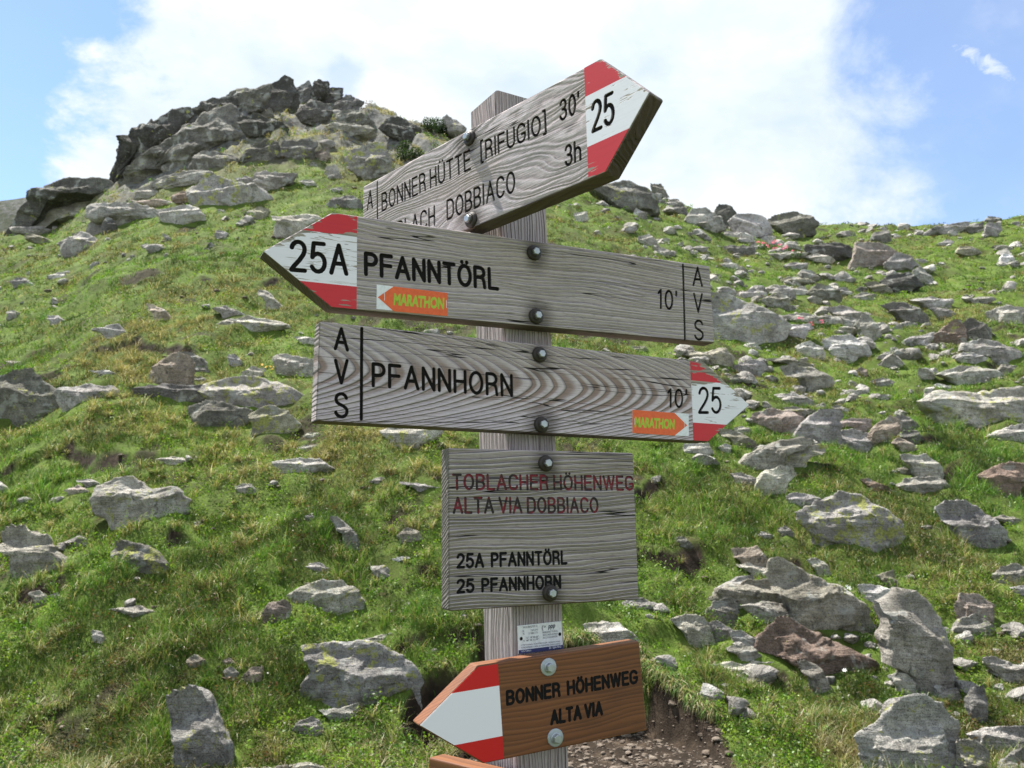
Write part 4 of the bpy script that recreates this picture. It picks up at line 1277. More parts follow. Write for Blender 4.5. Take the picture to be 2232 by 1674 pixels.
# crop, tone, lichen 0-9, label ('' = described by its neighbours; text after | names it as a landmark), outline
ROCKS = '''
1 k 1 dark wedge of rock at the far left foot of the crag|the dark wedge of rock; 85,1240 330,960 470,905 600,910 700,935 740,985 640,1040 480,1060 330,1120 210,1240
1 g 2 pale sloping slab lying under the dark wedge of rock; 220,1240 300,1160 470,1080 640,1060 660,1130 560,1180 400,1205 300,1245
1 g 1 broad flat grey slab at the foot of the crag|the broad slab below the crag; 640,1170 650,1105 760,1085 1010,1090 1130,1215 920,1225 760,1210
1 g 2 rounded grey block wedged beside the opening under the lichen slabs; 920,1050 960,980 1030,960 1080,985 1095,1045 1000,1060
1 p 3 flat lichen-spotted slab roofing a dark opening below the crag; 1040,940 1110,890 1260,870 1400,870 1440,890 1420,950 1300,960 1180,985 1090,970
1 g 5 large sloping boulder with a bright yellow lichen patch below the crag|the yellow-spotted boulder; 1340,1000 1400,930 1500,905 1640,930 1760,985 1870,1060 1830,1100 1650,1105 1480,1120 1400,1110 1330,1050
1 r 0 ; 940,1075 1070,1055 1210,1075 1200,1105 1060,1105
1 b 0 brown broken block inside the dark opening below the crag; 1180,1040 1260,1000 1340,1010 1350,1060 1270,1090 1200,1070
1 p 1 ; 1075,1130 1200,1110 1350,1120 1395,1170 1410,1235 1280,1195 1160,1210 1090,1160
1 k 1 tall dark rock face forming the left edge of the crag|the left face of the crag; 710,945 840,770 840,690 910,640 1040,530 1190,435 1280,450 1310,500 1250,560 1160,640 1050,740 900,820 780,940
1 d 1 huge tilted dark slab with a pale edge in the middle of the crag|the tilted crag slab; 760,950 900,830 1100,720 1300,560 1430,470 1560,415 1600,460 1700,610 1620,690 1450,720 1300,830 1250,850 1000,880 860,935
1 d 1 ; 1300,845 1380,750 1450,725 1560,740 1630,780 1600,830 1440,860
1 d 4 ; 1640,775 1760,670 1840,650 1900,670 1930,750 1880,790 1740,800
1 k 0 ; 1310,440 1390,380 1560,360 1600,360 1650,460 1550,480 1400,470
1 d 2 big grey block on the crag skyline left of the summit|the grey skyline block; 1570,350 1640,300 1760,295 1870,250 1850,330 1780,420 1680,460 1620,400
1 k 1 dark square block right of the tilted crag slab; 1650,500 1760,480 1870,490 1960,560 1980,620 1880,640 1740,620
2 k 1 largest dark block at the summit of the crag|the summit block; 480,430 600,270 700,215 750,240 780,300 780,400 640,470 520,470
2 d 1 ; 770,300 860,240 880,270 880,380 790,400
2 k 0 black pointed block on the summit of the crag|the black summit point; 880,380 890,260 930,235 1005,245 1010,290 950,340
2 k 1 ; 920,370 1000,290 1090,290 1090,350 1040,400 950,400
2 d 1 ; 770,470 880,390 1000,400 1020,470 960,540 840,520
2 d 1 ; 1040,400 1120,340 1190,360 1250,390 1180,450 1060,440
2 d 1 ; 1020,500 1110,420 1200,460 1320,520 1280,560 1150,540
2 k 0 large dark boulder on the right shoulder of the crag|the dark shoulder boulder; 1360,560 1400,510 1470,490 1530,520 1620,580 1630,650 1540,660 1420,610
2 g 2 long grey slab lying across the slope under the summit; 860,560 1000,545 1140,540 1260,560 1330,610 1200,620 1000,620 900,600
2 d 4 dark boulder crusted with pale lichen in the lower middle of the crag; 650,740 700,660 850,640 920,660 900,700 880,780 780,800 670,780
2 r 0 ; 900,730 990,700 1010,760 960,800 900,790
2 g 5 tall lichen-covered rock face left of the topmost sign|the lichen face by the topmost sign; 1120,790 1170,730 1280,665 1360,680 1420,780 1450,840 1400,890 1280,920 1200,860
2 p 1 ; 970,890 990,830 1050,825 1090,900 1060,920 980,910
2 g 1 dark-sided boulder right of the yellow-spotted boulder; 480,930 500,880 640,870 770,885 740,940 620,995 500,980
2 g 1 ; 340,910 420,895 480,915 480,950 430,955
2 d 1 flat dark boulder just left of the topmost sign's end; 1000,1100 1040,1050 1160,1035 1210,1060 1210,1110 1080,1120
2 o 1 mossy dark rock in yellow grass above the 25A tip; 420,1160 520,1110 590,1135 560,1180 470,1195
2 p 2 pale blocky rock directly behind the 25A arrow tip|the pale rock behind the 25A tip; 620,1180 900,1170 930,1200 760,1290 650,1340 650,1240 690,1210
2 w 0 ; 1010,985 1080,975 1090,1000 1030,1010
2 p 0 ; 800,930 880,925 930,975 850,970
n k 0 dark block in the skyline notch just left of the grey skyline block; 388,300 402,252 432,238 470,246 486,290
2 g 1 grey boulder on the skyline beside the dark bush; 1780,500 1820,480 1950,560 1900,600 1830,590
1 g 1 thin flat slab lying in grass at the left edge below the dark wedge; 80,1250 250,1245 390,1280 380,1310 250,1305 120,1290
1 o 1 ; 175,1300 280,1310 370,1355 300,1370 200,1340
1 g 1 upright pointed grey stone standing in the left meadow|the upright pointed stone; 590,1290 640,1180 690,1210 720,1290 640,1310
1 k 0 ; 700,1240 740,1180 790,1210 800,1270 740,1290
1 g 2 tilted square block with a shadowed underside in the left meadow|the tilted square block; 415,1360 540,1285 690,1350 560,1430 490,1410
1 p 0 ; 1480,1310 1500,1270 1570,1290 1540,1335
1 p 0 ; 970,1370 1010,1360 1045,1400 1000,1400
1 p 1 ; 320,1610 350,1570 460,1550 490,1575 480,1600 380,1610
1 g 1 ; 65,1620 120,1600 180,1605 240,1650 130,1659
1 g 0 ; 1120,1290 1160,1310 1190,1340 1150,1345
3 r 1 pinkish slanting stone in the grass left of the 25A board; 1010,350 1060,360 1130,400 1220,470 1150,475 1060,420
3 g 0 ; 1790,260 1850,275 1910,340 1970,370 1930,400 1850,370
3 g 0 ; 630,540 740,510 800,500 860,550 810,590 740,560
3 p 2 pale flat rock in the grass below the 25A arrow|the flat rock below the 25A arrow; 1500,500 1600,460 1730,445 1900,475 1985,510 1880,530 1750,540 1580,540
3 p 0 ; 1470,390 1560,370 1690,430 1600,450
3 g 0 ; 320,430 400,440 460,490 400,510 350,470
3 g 0 ; 50,410 90,395 130,420 90,460 60,450
3 r 1 upright pinkish boulder standing on the long left slab|the upright pinkish boulder; 1040,910 1045,840 1060,790 1160,715 1230,690 1300,720 1330,770 1320,890 1200,920 1060,915
3 g 2 ; 1250,690 1330,690 1420,750 1470,790 1390,780 1330,750
3 g 2 ; 1330,790 1420,785 1455,840 1340,840
3 g 1 ; 1330,870 1380,850 1450,890 1340,895
3 p 1 ; 1570,700 1620,700 1690,780 1640,790 1590,760
3 g 0 flat grey slab just right of the yellow flowers|the slab beside the yellow flowers; 1890,720 1960,700 2180,740 2180,840 2000,860 1920,820
3 p 0 ; 1670,830 1740,790 1830,800 1790,860 1690,860
3 p 0 ; 2020,570 2080,580 2175,600 2170,635 2060,610
3 d 2 long overhanging dark slab left of the arched-grain board|the long overhanging slab; 945,940 1060,910 1400,900 1440,940 1420,1010 1330,1035 1150,1010 1030,990 960,980
3 g 5 largest lichen-covered boulder touching the left end of the arched-grain board|the boulder below the yellow flowers; 1410,930 1600,855 1760,860 1900,900 2100,1000 2160,1060 2000,1070 1900,1080 1750,1065 1600,1045 1420,1000
3 d 3 dark lichened boulder tucked under the long overhanging slab; 1320,1070 1430,1025 1560,1040 1700,1090 1690,1140 1560,1200 1420,1190 1340,1120
3 o 4 rounded yellowish lichen boulder lowest in the left rock cluster|the rounded lichen boulder; 1730,1120 1800,1080 1890,1070 1970,1095 2050,1190 1990,1215 1880,1250 1790,1240 1760,1190
3 d 3 big dark pyramid-shaped boulder at the left edge|the pyramid boulder; -60,900 40,860 110,800 190,790 270,850 400,970 505,1085 440,1125 250,1115 60,1120 -60,1120
3 p 1 flat pitted slab right of the pyramid boulder|the pitted flat slab; 400,970 460,935 600,925 740,935 800,980 790,1000 620,1025 470,1045
3 g 0 ; 40,745 130,755 180,780 110,790
3 w 0 ; 620,815 720,815 800,835 720,845
3 p 0 ; 1090,1430 1180,1405 1250,1415 1275,1450 1240,1470
3 g 0 ; 2080,1270 2130,1240 2190,1245 2180,1275
3 g 0 ; 2045,1350 2100,1325 2190,1330 2200,1370 2080,1380
5 p 1 pale flat rock in grass left of the square board's top|the flat rock left of the square board; 500,20 600,0 720,0 800,55 730,75 560,78
4 p 4 broad two-humped lichen boulder in the left grass|the two-humped boulder; 530,220 560,150 640,100 720,98 800,160 900,165 990,215 960,275 890,325 800,295 700,285 600,255 550,255
4 g 0 ; 415,115 460,105 530,130 560,150 480,140
4 r 0 ; 350,170 420,145 490,180 400,190
4 g 2 layered grey rock stepping down at the left edge|the layered rock; 25,410 80,370 150,375 160,405 240,420 275,490 330,530 380,580 330,615 200,620 140,565 60,480
4 d 6 dark stone with vivid yellow-green lichen below the two-humped boulder|the vivid lichen stone; 620,500 650,430 700,450 760,470 830,500 890,565 860,595 800,625 690,605 650,565
4 g 0 ; 160,720 210,710 245,740 235,790 200,770
4 g 0 ; 260,735 300,720 320,740 290,755
4 g 0 ; 590,810 640,795 740,795 820,820 760,855 660,820
4 p 0 ; 490,920 540,930 565,980 550,1000 510,970
n g 3 long grey slab standing in grass at the lower left|the lower left slab; 372,1520 395,1506 425,1503 450,1525 473,1577 497,1617 526,1666 500,1690 425,1690 405,1640 388,1570
5 p 1 ; 270,150 320,130 360,135 385,180 330,190
5 g 0 ; 650,310 680,295 710,315 680,335
5 g 1 narrow tilted stone in grass above the overhanging lower boulder; 790,320 830,318 880,360 940,430 945,470 925,490 880,430 830,370
5 o 2 ; 1150,410 1200,370 1250,385 1280,430 1250,450 1180,440
5 p 0 ; 980,130 1040,100 1080,105 1030,135
5 p 1 ; 1160,125 1250,130 1370,155 1370,170 1240,155
5 w 0 ; 1050,540 1150,525 1215,530 1150,550
5 g 0 ; 640,570 720,560 790,590 770,610 680,600
5 p 3 teardrop-shaped boulder jutting over a dark hollow|the teardrop boulder; 570,740 640,700 740,660 850,650 900,680 945,760 930,810 870,840 780,820 680,790
5 r 0 stone half buried left of the teardrop boulder; 420,850 460,780 540,760 570,790 560,850 540,875 470,860
5 g 5 biggest boulder left of the orange-brown sign, pale top and lichen-spotted front|the boulder left of the orange-brown sign; 665,1010 760,980 900,990 1020,1010 1130,1070 1200,1120 1240,1190 1230,1310 1180,1330 1090,1290 960,1280 830,1260 720,1275 655,1260 670,1200 720,1140 690,1070
5 g 0 ; 920,970 1000,960 1100,935 1170,945 1170,965 1080,985
5 g 1 ; 745,1350 830,1340 920,1315 930,1340 890,1400 830,1410
5 p 0 small angular stone in grass left of the orange-brown arrow tip; 580,1465 620,1410 680,1390 715,1400 745,1475 680,1490
5 r 0 ; 310,1175 370,1120 420,1120 410,1190 340,1205
5 p 0 ; 215,1140 260,1115 290,1150 260,1185
5 r 0 ; 210,1080 240,1065 290,1105 240,1110
5 r 0 ; 20,1080 60,1050 110,1080 120,1120 40,1110
5 p 1 flat slab cut by the bottom edge left of the lowest board; 300,1665 330,1645 560,1640 740,1655 760,1700 300,1700
6 d 3 big rock face on the ridge just right of the topmost sign|the ridge rock by the topmost sign; 90,40 160,0 270,-10 320,10 390,80 400,130 330,150 240,130 160,80
6 o 1 ; 380,0 430,5 470,65 400,60
6 d 1 ; 470,130 500,105 540,110 560,150 500,155
6 g 2 ; 560,180 590,130 650,125 710,165 735,215 680,230 600,215
6 k 0 darkest boulder on the right ridge skyline|the darkest ridge boulder; 700,140 720,105 770,110 800,150 770,200 730,210
6 g 1 rounded boulder with a rusty patch on the right ridge|the rusty ridge boulder; 770,190 810,155 870,150 930,175 960,220 960,270 890,265 800,235
6 d 2 largest dark boulder on the skyline above the pink blossom|the skyline boulder above the blossom; 960,190 1000,155 1090,140 1150,165 1180,200 1170,250 1080,270 1030,240
6 p 0 ; 710,240 770,230 880,260 900,280 780,280 720,270
6 d 0 ; 720,320 740,310 880,305 890,350 860,360 740,345
6 p 0 ; 720,395 760,385 810,400 790,420 730,415
6 g 1 ; 360,350 430,318 475,330 470,365 400,365
6 g 0 ; 560,320 620,308 660,315 640,340
6 p 0 ; 330,290 320,260 370,250 400,280 420,310 370,305
6 p 0 ; 0,145 60,140 75,180 20,190
6 p 0 ; 290,160 310,120 340,140 365,175
6 g 4 big sloping lichen slab behind the right end of the 25A board|the slab behind the 25A board; 650,540 690,550 780,560 920,610 1000,670 1030,690 990,760 870,790 750,775 650,680
6 p 1 ; 820,540 880,515 940,540 940,565 840,560
6 o 1 ; 930,575 980,545 1040,555 1065,595 1000,610
6 g 0 ; 965,520 1040,500 1070,520 1100,565 1020,545
6 p 0 ; 1075,520 1130,505 1160,545 1100,550
6 d 1 dark domed boulder in the middle of the right slope|the dark domed boulder; 1150,540 1200,495 1260,500 1310,555 1230,575
6 o 0 ; 1005,480 1060,460 1160,470 1180,490 1090,505
6 g 1 ; 1100,460 1130,425 1180,430 1220,485 1150,475
6 g 0 ; 1035,405 1080,388 1140,395 1140,420 1060,430
6 g 1 ; 960,350 1060,335 1130,345 1110,370 990,365
6 g 0 ; 1130,360 1200,345 1280,375 1260,395 1180,385
6 k 0 dark broken boulder right of the upper pink blossom|the dark broken boulder; 1155,300 1290,300 1340,310 1380,370 1340,390 1290,380 1220,360 1160,340
6 r 1 largest pinkish boulder high on the right slope|the large pinkish boulder; 1370,400 1400,295 1500,290 1540,310 1590,340 1570,390 1430,415
6 g 1 ; 1540,390 1590,340 1640,350 1690,400 1640,435 1550,425
6 d 1 ; 1460,270 1480,240 1540,230 1560,280 1490,295
6 k 1 dark boulder with a square face below the large pinkish boulder|the dark square-faced boulder; 1510,480 1560,450 1640,435 1700,490 1690,520 1580,540
6 g 0 ; 1670,430 1710,410 1780,490 1760,500 1700,480
6 o 0 ; 1430,490 1480,480 1540,515 1570,550 1480,540
6 g 0 ; 1270,520 1330,510 1380,550 1300,555
6 g 1 ; 1370,560 1420,530 1480,545 1470,575 1400,575
6 d 1 ; 1515,600 1600,585 1660,600 1720,650 1720,690 1650,670 1560,630
6 g 1 ; 1660,575 1760,555 1840,570 1840,610 1740,600
6 g 0 ; 1750,615 1830,610 1880,645 1860,665 1780,640
6 g 2 long dark-ended slab on the far right ridge|the far right ridge slab; 1720,245 1780,210 1880,190 1940,180 1920,220 1850,248
6 d 0 ; 1890,245 1940,210 2010,190 2000,230 1930,248
6 d 0 ; 2020,185 2040,160 2090,165 2100,190 2040,195
6 g 1 ; 2020,260 2030,200 2090,195 2100,230 2060,265
6 w 0 ; 2085,380 2110,345 2150,350 2160,380 2120,395
6 o 1 ; 1875,340 1900,310 1960,310 1995,345 1930,360
6 g 0 ; 1770,300 1830,280 1870,290 1840,310
6 g 1 long slab at the right edge level with the 25A board's end; 2030,630 2140,605 2232,620 2240,690 2140,695 2050,680
6 g 0 ; 1930,575 2010,555 2070,570 2000,590
6 b 1 triangular brown boulder on the right slope|the triangular brown boulder; 1740,765 1860,675 1890,680 1910,720 1910,785 1800,790
6 d 1 ; 1910,690 1950,660 2040,710 2050,770 1940,780
6 g 0 ; 1590,790 1660,750 1760,735 1740,780 1600,805
6 g 1 ; 1920,820 1940,780 2010,770 2110,790 2190,830 2150,850 2000,855
6 g 0 ; 1890,860 1920,825 1990,840 2030,860 1940,890
6 p 3 wide flat lichen slab above the huge right-hand slab|the flat lichen slab; 1790,930 1900,895 2010,910 2100,955 2080,978 1920,978 1850,950
6 g 0 ; 2085,920 2110,890 2170,895 2180,920 2110,948
6 g 1 ; 1000,730 1090,690 1150,690 1170,710 1120,745 1030,752
6 g 0 ; 1030,660 1080,635 1300,650 1330,690 1230,690 1100,680
6 g 1 ; 1250,620 1310,600 1400,640 1480,680 1400,690 1300,650
6 g 0 ; 1320,660 1370,655 1400,690 1390,720 1340,700
6 g 0 ; 1390,700 1420,640 1450,650 1530,760 1500,775 1440,760
6 w 2 whitish lichen-coated boulder below the lower pink blossom|the whitish boulder; 1230,770 1280,755 1350,745 1420,780 1450,840 1410,865 1300,870 1240,800
6 p 1 ; 1095,800 1160,775 1220,805 1230,845 1160,855 1110,840
6 g 1 grey boulder in grass right of the arched-grain board's upper edge|the boulder above the lower 25 tip; 785,900 840,870 920,875 960,910 880,935 810,945
6 d 1 ; 745,960 800,935 840,955 820,985 770,985
6 o 2 dark mossy boulder between the two long right-hand board ends; 500,840 590,820 720,820 770,860 740,890 650,875 560,855
6 o 1 ; 240,820 290,795 340,800 390,840 300,840
6 g 2 long slab with a rusty brown end on the right slope|the rusty-ended slab; 1010,910 1080,895 1180,920 1250,960 1265,1010 1230,1025 1140,985 1100,940
6 g 2 ; 940,865 1030,855 1160,890 1160,910 1060,890
6 p 1 ; 990,1040 1060,1030 1150,1060 1190,1095 1100,1085
6 g 0 ; 1075,1010 1110,990 1135,1010 1120,1035
6 g 0 ; 1460,970 1520,955 1580,975 1540,998 1480,993
6 r 0 ; 1390,920 1410,900 1440,920 1450,955 1410,950
6 g 0 ; 1490,850 1540,825 1560,840 1520,862
6 d 0 ; 1560,840 1600,815 1650,830 1620,862
7 p 4 huge cracked pale slab cut by the right edge|the huge right-hand slab; 1540,230 1680,170 1800,170 1990,150 2260,120 2290,260 2180,330 2060,380 1950,400 1840,410 1740,380 1650,290
7 p 1 ; 1555,145 1640,110 1715,125 1700,160 1570,168
7 p 1 ; 1550,205 1560,160 1640,165 1670,190 1600,215
7 p 1 tapered slab at the right edge under the huge right-hand slab; 1980,450 2090,400 2208,370 2280,480 2120,490
7 r 1 rounded pale boulder at the left end of the stone pile|the left boulder of the stone pile; 415,350 440,300 560,280 640,290 760,350 700,395 590,435 500,390
7 g 1 tallest leaning block in the stone pile right of the lower 25 tip|the leaning block of the stone pile; 700,450 760,370 860,290 970,280 1010,320 980,380 990,450 900,515 820,500
7 r 0 ; 980,370 1040,340 1190,345 1190,390 1130,415 990,410
7 g 0 ; 950,510 990,430 1090,420 1190,450 1280,530 1180,575 1060,555
7 r 0 square-edged block leaning at the right end of the stone pile|the square-edged pile block; 1190,440 1240,380 1320,330 1390,360 1390,400 1310,500 1270,490
7 g 2 ; 1360,320 1380,300 1450,330 1520,390 1510,420 1410,410
7 d 1 ; 1390,450 1430,420 1500,425 1565,510 1480,500
7 r 0 ; 1350,500 1390,465 1470,510 1530,545 1450,558
7 g 1 long narrow slab slanting below the stone pile|the long slanting slab; 320,650 400,570 560,500 720,465 800,490 760,530 600,590 450,650 370,685
7 p 5 lichen-yellowed slab propped beside the long slanting slab|the propped lichen slab; 535,640 600,580 700,525 840,520 890,540 800,590 680,665 560,675
7 o 1 ; 640,270 700,262 850,295 800,330 700,300
7 p 0 ; 945,260 980,245 1060,280 1050,300 990,295
7 p 1 pale square block standing in grass below the propped lichen slab|the pale square block; 455,770 500,700 600,655 660,660 695,710 620,780 540,845 490,825
7 p 1 ; 280,700 350,695 450,740 440,790 330,765
7 o 0 ; 215,430 250,410 340,430 460,510 430,535 330,510
7 p 0 ; 300,400 350,390 400,410 400,450 330,435
7 p 1 ; 195,530 240,505 280,520 260,565
7 p 1 ; 570,200 650,172 740,190 830,260 740,258 620,222
7 p 0 ; 685,150 740,125 770,135 760,175 710,175
7 g 2 ; 1410,580 1560,580 1620,620 1690,740 1620,725 1480,665
7 g 1 smooth oval grey boulder in grass above the right-hand path|the smooth oval boulder; 1375,780 1440,735 1580,730 1670,750 1715,800 1600,830 1440,830
7 g 0 ; 1370,670 1430,655 1470,690 1420,708
7 b 1 boulder with a rusty brown front at the right edge|the rusty boulder at the right edge; 1920,710 2000,670 2110,625 2208,670 2280,760 2220,860 2120,840 2050,795 1960,765
7 b 0 ; 1140,740 1190,735 1330,800 1290,818 1200,793
7 g 6 largest round lichen boulder in the middle of the right grass|the round lichen boulder; 765,965 860,890 950,865 1020,852 1110,870 1250,940 1320,1000 1360,1090 1230,1115 1220,1165 1050,1170 900,1145 820,1070
7 g 0 smooth stone leaning behind the round lichen boulder; 655,850 720,825 800,840 880,880 790,945 720,945
7 g 2 pale forked boulder with a dark gap beneath near the right edge|the forked boulder; 1650,930 1730,890 1820,890 1850,910 1940,950 2010,1030 2140,1140 2120,1200 1990,1165 1920,1165 1860,1195 1790,1195 1740,1020 1690,985
7 g 0 ; 590,1060 640,1045 700,1090 660,1098
7 g 0 ; 455,1110 490,1085 560,1110 510,1128
7 g 0 ; 1520,1050 1570,1035 1610,1055 1560,1068
7 g 1 ; 2010,1000 2080,970 2190,1010 2190,1040 2080,1015
7 g 0 rounded grey boulder at the right edge below the forked boulder|the rounded right-edge boulder; 2000,1380 2060,1310 2150,1300 2240,1340 2240,1415 2100,1435
8 r 0 ; 625,185 750,175 790,225 830,280 780,300 700,260 640,230
8 g 1 ; 650,270 720,260 840,300 830,345 740,325
8 g 0 ; 480,440 560,380 650,340 720,325 730,345 620,400 510,458
8 o 1 broad flat slab at the upper left of the big rock cluster|the broad cluster slab; 480,465 560,400 700,345 800,345 900,380 950,440 930,500 800,498 640,493
8 o 2 longest sloping slab of the big rock cluster, ridge to lower right|the longest cluster slab; 830,330 870,265 920,255 980,285 1100,360 1250,440 1365,530 1330,595 1200,615 1100,575 960,505 940,430 880,370
8 d 1 ; 470,540 520,470 600,460 640,490 650,565 600,615 500,585
8 g 0 ; 690,500 800,480 900,490 950,540 900,585 800,575
8 g 0 ; 290,570 370,545 450,560 490,620 540,715 450,695 360,635
8 g 0 ; 480,590 530,575 620,630 600,685 520,645
8 g 0 ; 610,640 660,620 730,670 760,705 720,725 640,695
8 b 0 big boulder with a red-brown front face in the rock cluster|the red-brown boulder; 780,730 800,660 900,580 960,570 1050,630 1200,710 1380,790 1380,835 1250,860 1130,870 1000,790
8 w 0 whitish slab at the head of the long pale boulder|the whitish slab; 1310,380 1420,385 1510,420 1520,445 1430,485 1350,462
8 p 1 longest pale boulder, speckled black, pointing down the right slope|the long pale boulder; 1430,490 1540,440 1620,440 1690,490 1730,570 1790,720 1845,860 1840,940 1790,980 1700,965 1620,895 1560,810 1570,740 1480,750 1450,680 1480,580
8 p 0 ; 1470,880 1560,865 1670,950 1620,980 1530,935
8 g 0 ; 1700,990 1840,940 1855,1010 1790,1020
8 g 3 massive square boulder with two yellow lichen spots at the bottom right|the massive bottom boulder; 1325,1200 1440,1120 1540,1010 1660,995 1740,1040 1830,1140 1845,1400 1840,1460 1370,1460 1340,1290
8 p 4 ; 1848,1240 1940,1230 2010,1300 2020,1400 2000,1460 1855,1460
8 g 1 grey slab in the bottom right corner|the bottom right corner slab; 2060,1400 2110,1320 2230,1265 2260,1300 2260,1460 2060,1460
8 p 1 pale slab above the bottom right corner slab; 1930,1200 2000,1170 2110,1150 2250,1150 2250,1250 2110,1310 2010,1290
8 d 0 upright narrow stone under hanging grass at the lower right; 1900,1000 1930,950 1990,930 2000,1010 1980,1140 1920,1140
8 g 1 ; 2000,790 2060,775 2150,810 2250,850 2250,925 2130,895 2030,835
8 g 2 ; 1815,650 1870,570 1940,540 2010,580 2040,645 1930,665
8 r 0 squat square-topped stone right of the long pale boulder|the squat square-topped stone; 1840,500 1880,435 1960,440 2045,490 2020,585 1940,535 1860,535
8 p 0 ; 2135,395 2212,380 2240,420 2180,435
8 o 0 ; 1410,330 1470,310 1500,300 1500,340 1555,405 1500,400
8 p 0 ; 1035,240 1070,230 1130,265 1175,335 1130,330 1070,285
8 p 1 flat slab on the grassy rim above the dark path bank|the slab above the bank; 520,830 590,805 740,795 840,810 850,860 740,885 560,875
8 g 1 ; 590,730 650,710 720,715 800,795 720,785
8 o 1 ; 980,800 1020,785 1090,830 1120,880 1200,955 1150,965 1060,905
8 d 0 ; 300,120 350,112 410,170 370,180
8 g 0 stone at the lower right corner of the square board; 20,490 60,460 130,450 230,495 200,520 40,520
9 p 1 pale rounded slab behind the plaque at the post's right; 1450,430 1560,410 1750,405 1900,430 2040,520 2060,560 1950,580 1720,595 1480,540
8 g 0 ; 865,85 900,60 950,95 920,108
8 g 0 ; 755,112 790,90 840,112 790,122
a p 4 pale lichen rock directly under the arched-grain board left of the post; 735,1110 900,1060 1130,1070 1270,1110 1200,1170 1080,1180 960,1255 840,1200
7 p 0 stone directly below the lower 25 tip; -20,505 130,500 165,590 60,580 -20,560
'''


def ico(sub, cache={}):
    if sub not in cache:
        bm = bmesh.new()
        bmesh.ops.create_icosphere(bm, subdivisions=sub, radius=1.0)
        V = np.array([v.co[:] for v in bm.verts]); F = np.array([[v.index for v in f.verts] for f in bm.faces])
        bm.free()
        cache[sub] = (V / np.linalg.norm(V, axis=1, keepdims=True), F)
    return cache[sub]


def polar_radius(poly, c, phi):
    q = np.array(poly) - c
    q2 = np.roll(q, -1, axis=0)
    r = np.full(len(phi), 1e-3)
    dxp, dzp = np.cos(phi), np.sin(phi)
    for p, s in zip(q, q2):
        e = s - p
        den = dxp * e[1] - dzp * e[0]
        with np.errstate(divide='ignore', invalid='ignore'):
            tt = (p[0] * e[1] - p[1] * e[0]) / den
            uu = (p[0] * dzp - p[1] * dxp) / den
        ok = (tt > 0) & (uu >= -1e-6) & (uu <= 1 + 1e-6) & np.isfinite(tt)
        r = np.where(ok, np.maximum(r, tt), r)
    return r


ROCKINFO = []       # name centre in photo, size, tone, label, landmark
FOOT = []           # footprint for the plants: x, y, half width, half depth
rock_objs = []


